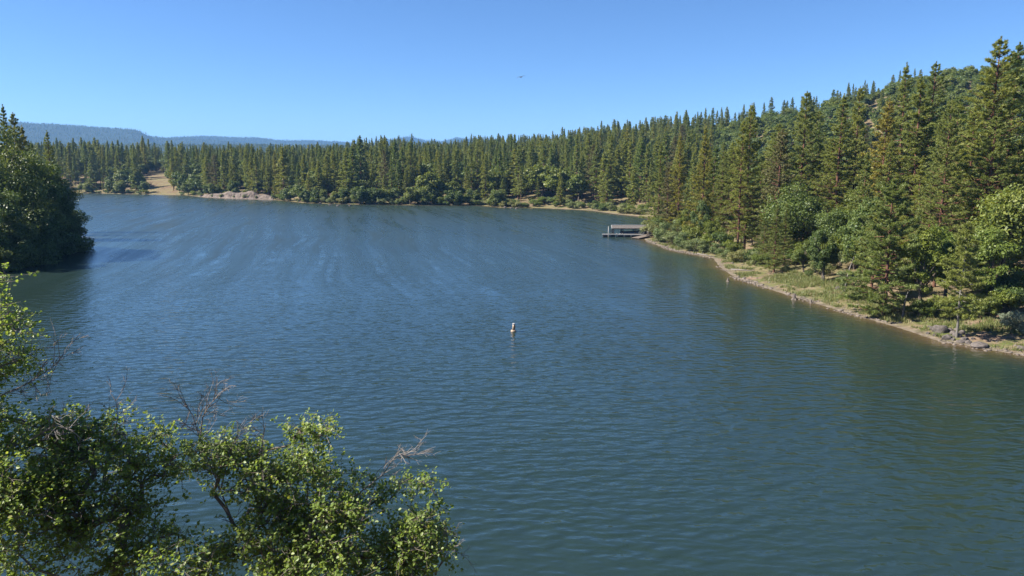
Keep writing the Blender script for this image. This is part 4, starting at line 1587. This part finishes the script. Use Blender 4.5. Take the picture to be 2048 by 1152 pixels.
mb.build('patch', M['orange'], buoy, True)  # curved brown orange area on the right front of the body

bp = at_y(1042, 154, 82)
bv_ = [(0, 0.28, 0.02), (0, 0.12, 0.0), (0, -0.05, 0), (0, -0.24, 0.0), (0, -0.34, 0.0),
       (-0.13, 0.06, 0.03), (-0.28, 0.05, 0.01), (-0.40, 0.0, -0.08), (-0.50, -0.06, -0.16),
       (0.13, 0.06, 0.07), (0.26, 0.05, 0.13), (0.38, 0.0, 0.15), (0.50, -0.06, 0.15)]
be = [(0, 1), (1, 2), (2, 3), (3, 4), (1, 5), (5, 6), (6, 7), (7, 8), (1, 9), (9, 10), (10, 11), (11, 12)]
mbird = bpy.data.meshes.new('bird')
mbird.from_pydata(bv_, be, [])
mbird.materials.append(M['bird'])
bird = link('bird', mbird)
sk = bird.modifiers.new('skin', 'SKIN')
rd = [(0.03, 0.03), (0.06, 0.055), (0.07, 0.065), (0.05, 0.03), (0.06, 0.012)] + [(0.07, 0.02), (0.06, 0.014), (0.045, 0.012), (0.015, 0.008)] * 2
for sv, q_ in zip(mbird.skin_vertices[0].data, rd):
    sv.radius = q_
mbird.skin_vertices[0].data[1].use_root = True
bird.modifiers.new('smooth', 'SUBSURF').render_levels = 2
bird.location = bp
bird.rotation_euler = (0.0, 0.0, 0.35)
tag(bird, 'small dark bird gliding alone in the blue sky', 'bird')

# ------------------------------------------------------------------ foreground trees on the bank below the camera
def near_tree(name, label, base, trunk_pts, clumps, n_att, seed, dead_paths=(), dens=1.0):
    r_ = np.random.default_rng(seed)
    att = []
    vol = np.array([c[3] * c[4] * c[5] for c in clumps])
    cnt = np.maximum(6, (vol / vol.sum() * n_att)).astype(int)
    for (px, py, Y, rx_, ry_, rd_), nn in zip(clumps, cnt):
        c0 = at_y(px, py, Y)
        k_ = Y / F
        for _ in range(nn):
            v = unit(r_.normal(0, 1, 3) + np.array([0, 0, 0.45])) * r_.uniform(0.55, 1.0)
            p = c0 + np.array([v[0] * rx_ * k_, v[1] * rd_, v[2] * ry_ * k_])
            if vnoise(p[0] * 1.7 + 30, p[1] * 1.7 + 30, p[2] * 1.7 + 30) < 0.34:
                continue
            att.append(p)
    att = np.array(att)
    o = thing(name, label, 'tree', base)
    base = np.array(base)
    nodes = [np.array(p, float) for p in trunk_pts]
    par = [-1] + list(range(len(nodes) - 1))
    dense_n, dense_p = [nodes[0]], [-1]
    for i in range(1, len(nodes)):
        L = np.linalg.norm(nodes[i] - nodes[i - 1])
        m_ = max(1, int(L / 0.3))
        for j in range(1, m_ + 1):
            q_ = nodes[i - 1] + (nodes[i] - nodes[i - 1]) * j / m_
            dense_n.append(q_ + (r_.normal(0, 0.02, 3) if j < m_ else 0))
            dense_p.append(len(dense_n) - 2)
    N_ = np.zeros((16000, 3))
    Pn = np.full(16000, -1)
    nN = len(dense_n)
    N_[:nN] = dense_n
    Pn[:nN] = dense_p
    start = int(nN * 0.35)
    order = np.argsort(np.array([np.min(np.linalg.norm(N_[start:nN] - a_, axis=1)) for a_ in att]))
    ends = []
    for oi in order:
        a_ = att[oi]
        dd = np.linalg.norm(N_[start:nN] - a_, axis=1) + 0.35 * np.maximum(0, N_[start:nN, 2] - a_[2])
        j = start + int(np.argmin(dd))
        b_ = N_[j].copy()
        L = np.linalg.norm(a_ - b_)
        m_ = max(1, int(L / 0.28))
        sag = r_.normal(0, 0.07 * L, 3)
        prev = j
        for q_ in range(1, m_ + 1):
            t = q_ / m_
            if nN >= 15999:
                break
            N_[nN] = b_ + (a_ - b_) * t + sag * math.sin(t * math.pi) + r_.normal(0, 0.012, 3)
            Pn[nN] = prev
            prev = nN
            nN += 1
        ends.append(prev)
    count = np.zeros(nN)
    count[ends] += 1
    for i in range(nN - 1, 0, -1):
        if Pn[i] >= 0:
            count[Pn[i]] += count[i]
    rad_n = 0.0048 * np.maximum(count, 1) ** 0.47
    mb = MB()
    done = set()
    for e in ends:                                  # one tube for each run back to an already drawn node
        path = [e]
        i = e
        while Pn[i] >= 0 and i not in done:
            done.add(i)
            i = Pn[i]
            path.append(i)
        if len(path) > 1:
            path = path[::-1]
            rr2 = [min(rad_n[i], rad_n[path[1]]) for i in path]
            mb.tube([N_[i] - base for i in path], rr2, 6 if rr2[0] > 0.02 else 4, False)
    mb.build('trunk', M['bark_near'], o, True)
    # twigs with leaves
    tw = MB()
    LC, LD, LS = [], [], []
    for e in ends:
        c_ = N_[e]
        for q_ in range(int(r_.integers(4, 8))):
            d = unit(r_.normal(0, 1, 3) * np.array([1, 1, 0.6]) + np.array([0, 0, 0.25]))
            L = r_.uniform(0.22, 0.55)
            st = c_ + r_.normal(0, 0.08, 3)
            mid = st + d * L * 0.5 + r_.normal(0, 0.02, 3)
            en = st + d * L + np.array([0, 0, -0.04])
            tw.tube([c_ - base, mid - base, en - base], [0.0042, 0.003, 0.0016], 3, False)
            nl = int(r_.integers(8, 13) * dens)
            t = r_.uniform(0.15, 1.05, nl)[:, None]
            LC.append(st + (en - st) * t + r_.normal(0, 0.022, (nl, 3)))
            LD.append(unit(np.tile(d, (nl, 1)) * 0.6 + r_.normal(0, 0.7, (nl, 3))))
            LS.append(r_.uniform(0.036, 0.078, nl))
    tw.build('twigs', M['bark_near'], o, False)
    C_, D_, S_ = np.concatenate(LC), np.concatenate(LD), np.concatenate(LS)
    nl = len(C_)
    Nn = unit(np.array([-0.25, -0.1, 0.75]) + r_.normal(0, 0.55, (nl, 3)))
    D_ = unit(D_ - Nn * (D_ * Nn).sum(1, keepdims=True))
    B_ = np.cross(Nn, D_)
    loc = np.array([(0, 0, 0), (0.28, 0.36, 0.06), (0.68, 0.33, 0.06), (1.0, 0, -0.06), (0.68, -0.33, 0.06), (0.28, -0.36, 0.06)])
    # the leaves that show largest become pieces of their own
    px, py, dep = project(C_[:, 0], C_[:, 1], C_[:, 2])
    inview = (px > 0) & (px < PW) & (py < PH) & (py > 0)
    rank = np.where(inview, S_ / dep, 0)
    big = np.argsort(-rank)[:300]
    rest_ = np.setdiff1d(np.arange(nl), big)
    vv = (C_[rest_][:, None] + S_[rest_][:, None, None] * (loc[None, :, 0:1] * D_[rest_][:, None] + loc[None, :, 1:2] * B_[rest_][:, None] + loc[None, :, 2:3] * Nn[rest_][:, None])) - base
    idx = (np.arange(len(rest_)) * 6)[:, None]
    ff = np.concatenate([idx + np.array([[0, 3, 2, 1]]), idx + np.array([[0, 5, 4, 3]])])
    cr = link('crown', mesh_from('crown', vv.reshape(-1, 3), ff, [M['alder']]), o)
    cr['kind'] = 'stuff'
    for i in big:
        lf = link('leaf', LEAF, cr)
        mt = Matrix(((D_[i][0], B_[i][0], Nn[i][0], 0), (D_[i][1], B_[i][1], Nn[i][1], 0), (D_[i][2], B_[i][2], Nn[i][2], 0), (0, 0, 0, 1)))
        lf.matrix_local = Matrix.Translation(Vector(C_[i] - base)) @ mt @ Matrix.Scale(float(S_[i]), 4)
    # bare dead branches
    for path, sd2 in dead_paths:
        rr3 = np.random.default_rng(sd2)
        P3 = [at_y(*q_) for q_ in path]
        mb = MB()
        n3 = len(P3)
        mb.tube([p - base for p in P3], np.linspace(0.014, 0.004, n3), 6, False)

        def sprout(p, d, L, depth):
            q1 = p + d * L * 0.5 + rr3.normal(0, 0.04 * L, 3)
            q2 = p + d * L + rr3.normal(0, 0.08 * L, 3)
            mb.tube([p - base, q1 - base, q2 - base], [0.003 + 0.0022 * depth, 0.0024 + 0.0014 * depth, 0.0016 + 0.0008 * depth], 3, False)
            if depth > 0:
                for _ in range(3):
                    sprout(p + (q2 - p) * rr3.uniform(0.3, 0.95), unit(d + rr3.normal(0, 0.6, 3)), L * rr3.uniform(0.35, 0.6), depth - 1)
        for i in range(1, n3):
            for _ in range(5):
                t = rr3.random()
                p = P3[i - 1] * (1 - t) + P3[i] * t
                d = unit(unit(P3[i] - P3[i - 1]) + rr3.normal(0, 0.6, 3))
                sprout(p, d, rr3.uniform(0.25, 0.55), 2)
        mb.build('dead_branch', M['dead'], o, False)
    return o


LEAF = mesh_from('leaf', [(0, 0, 0), (0.28, 0.36, 0.06), (0.68, 0.33, 0.06), (1.0, 0, -0.06), (0.68, -0.33, 0.06), (0.28, -0.36, 0.06)],
                 [(0, 3, 2, 1), (0, 5, 4, 3)], [M['alder']])


def base_at(x, y):
    return (x, y, hgt(x, y) - 0.05)


b1 = base_at(-10.2, 8.6)
near_tree('alder_tree', 'leafy branches of a tree reaching in at the left edge', b1,
          [b1, (-10.2, 9.2, 8.0), (-9.8, 10.4, 12.0), (-9.2, 11.2, 14.0)],
          [(-14, 570, 11.5, 24, 34, .4), (-25, 640, 11.5, 68, 34, .7), (20, 660, 11.3, 50, 18, .5), (-10, 712, 11.6, 78, 28, .7), (48, 722, 11.6, 34, 12, .35), (-40, 765, 11.8, 60, 30, .7),
           (-110, 700, 11.5, 60, 80, 1.0)], 150, 51,
          [([(-20, 800, 11.4), (50, 770, 11.4), (105, 735, 11.4), (140, 695, 11.4)], 1)], 0.7)
b2 = base_at(-5.6, 8.4)
near_tree('alder_tree', 'dense dark leafed tree filling the lower left corner', b2,
          [b2, (-5.9, 9.2, 7.2), (-6.4, 10.6, 9.6), (-6.6, 11.6, 11.0)],
          [(95, 866, 12, 115, 38, 1.0), (200, 890, 12, 78, 46, .9), (40, 930, 11.5, 130, 80, 1.3), (180, 965, 12, 130, 80, 1.3), (60, 1050, 11, 130, 110, 1.4), (210, 1075, 11.4, 110, 80, 1.2),
           (300, 905, 12.5, 50, 42, .8), (325, 955, 12.5, 60, 36, .8), (330, 1125, 11, 130, 45, 1.0), (-60, 900, 11.5, 80, 120, 1.0)], 820, 52,
          [([(200, 1000, 12.2), (215, 900, 12.2), (235, 840, 12.2), (232, 800, 12.2)], 4), ([(60, 880, 11.0), (110, 850, 11.0), (150, 862, 10.8)], 5)], 0.9)
b3 = base_at(-2.2, 8.8)
near_tree('alder_tree', 'pale green foreground tree with bare grey twigs at the bottom centre', b3,
          [b3, (-2.9, 9.8, 6.5), at_y(560, 1130, 11.6), at_y(470, 1055, 12.0), at_y(425, 985, 12.2)],
          [(415, 918, 12, 65, 40, .7), (490, 945, 12, 62, 46, .8), (615, 890, 12.5, 45, 36, .6), (600, 975, 12.5, 95, 48, 1.0), (705, 985, 12.5, 65, 40, .8), (680, 1055, 12, 120, 60, 1.2),
           (550, 1050, 12, 80, 50, .9), (815, 1012, 12.5, 70, 46, .9), (835, 1085, 12.3, 66, 56, 1.0), (620, 1130, 11.5, 140, 45, 1.1), (770, 1140, 12, 110, 40, 1.0), (440, 1125, 11.5, 70, 35, .7),
           (650, 870, 12.5, 14, 20, .3)], 860, 53,
          [([(470, 1055, 12.0), (425, 940, 12.0), (400, 880, 12.0), (385, 830, 12.0), (365, 803, 12.0)], 7), ([(400, 880, 12.0), (405, 835, 12.0), (420, 808, 12.0), (437, 792, 12.0)], 8),
           ([(440, 985, 12.1), (460, 900, 12.1), (480, 870, 12.1)], 9), ([(523, 1010, 12.2), (522, 900, 12.2), (532, 845, 12.2)], 10),
           ([(700, 1000, 12.4), (765, 950, 12.4), (795, 905, 12.4), (820, 915, 12.4)], 11), ([(870, 1150, 12.2), (890, 1110, 12.2), (905, 1085, 12.2)], 12)], 0.88)

# ------------------------------------------------------------------ the air
hz = MB()
zlo, zhi = float(gz.min()) - 1.0, float(max(gz.max(), 100)) + 45.0
hz.box((0, 0, (zlo + zhi) / 2), (22200, 22200, zhi - zlo))
m = bpy.data.materials.new('haze')
m.use_nodes = True
m.node_tree.nodes.clear()
out = m.node_tree.nodes.new('ShaderNodeOutputMaterial')
pv = m.node_tree.nodes.new('ShaderNodeVolumePrincipled')
pv.inputs['Color'].default_value = (0.22, 0.50, 1.0, 1)
pv.inputs['Density'].default_value = 0.000085
pv.inputs['Anisotropy'].default_value = 0.0
m.node_tree.links.new(pv.outputs[0], out.inputs['Volume'])
hazeo = hz.build('haze', m)
hazeo['kind'] = 'stuff'

# ------------------------------------------------------------------ labels that single out look-alikes by counting from a landmark
ONES = ['', 'first', 'second', 'third', 'fourth', 'fifth', 'sixth', 'seventh', 'eighth', 'ninth', 'tenth', 'eleventh', 'twelfth', 'thirteenth', 'fourteenth', 'fifteenth',
        'sixteenth', 'seventeenth', 'eighteenth', 'nineteenth']
TENS = {20: ('twentieth', 'twenty'), 30: ('thirtieth', 'thirty'), 40: ('fortieth', 'forty'), 50: ('fiftieth', 'fifty'), 60: ('sixtieth', 'sixty')}


def nth(n):
    if n < 20:
        return ONES[n]
    t = n // 10 * 10
    return TENS[t][0] if n == t else TENS[t][1] + ' ' + ONES[n - t]


MARKS = {
    'crest': ((1500, 'the red trunked pine'), (1778, 'the golden pine'), (2004, 'the tallest pine')),
    'slope': ((1362, 'the dock point pine'), (1500, 'the red trunked pine'), (1614, 'the round bright oak'), (1722, 'the narrow dark pine'), (1815, 'the tall pointed pine'), (2004, 'the tallest pine')),
    'bank': ((1322, 'the dock point'), (1500, 'the red trunked pine'), (1566, 'the brownish pine'), (1648, 'the white snag'), (1790, 'the wide bushy pine'), (1937, 'the pale trunked pine'), (2004, 'the tallest pine')),
    'far': ((165, 'the left point'), (312, 'the dry clearing'), (470, 'the eroded bank'), (820, 'the far round hill'), (1042, 'the bird'), (1216, 'the dock pile')),
}
buckets = {}
for (o, x, y, H) in AUTO:
    z = o.location.z
    px = project(x, y, z)[0]
    s_ = float(sdf(np.array([x]), np.array([y]))[0])
    word = {'pine_tree': 'pine', 'oak_tree': 'oak', 'boulder': 'grey rock'}.get(o.name.split('.')[0], o.name.split('.')[0].replace('_', ' '))
    if px > 1270 and x > 40 and y < 560:
        f = y / np.interp(px, project(rp[:, 0], rp[:, 1], rp[:, 2])[0], rp[:, 1])
        reg = 'crest' if f > 0.78 else 'slope' if f > 0.42 else 'bank'
        if word in ('pine', 'oak'):
            band = {'crest': 'on the right hill crest', 'slope': 'halfway up the right hill',
                    'bank': 'low on the right bank' if s_ < 22 else 'on the wooded right bank'}[reg]
        else:
            band = 'on the right shore'
    elif px < 190 and y < 260:
        reg, band = 'far', 'on the left point'
    else:
        reg = 'far'
        band = ('at the far waterline' if s_ < 12 else 'in the front far wood' if s_ < 32 else 'inside the far wood' if s_ < 75 else 'deep in the far wood')
    mk = min(MARKS[reg], key=lambda m_: abs(m_[0] - px))
    side = 'left of' if px < mk[0] else 'right of'
    size = '' if word not in ('pine', 'oak') else ('tall ' if H > (23 if word == 'pine' else 9) else 'short ' if H < (16 if word == 'pine' else 6.5) else 'mid sized ')
    buckets.setdefault((word, size, side, mk, band), []).append((abs(px - mk[0]), o))
for (word, size, side, mk, band), lst in buckets.items():
    lst.sort(key=lambda q: q[0])
    for i, (_, o) in enumerate(lst):
        o['label'] = ('%s %s%s %s %s %s' % (nth(i + 1), size, word, side, mk[1], band))
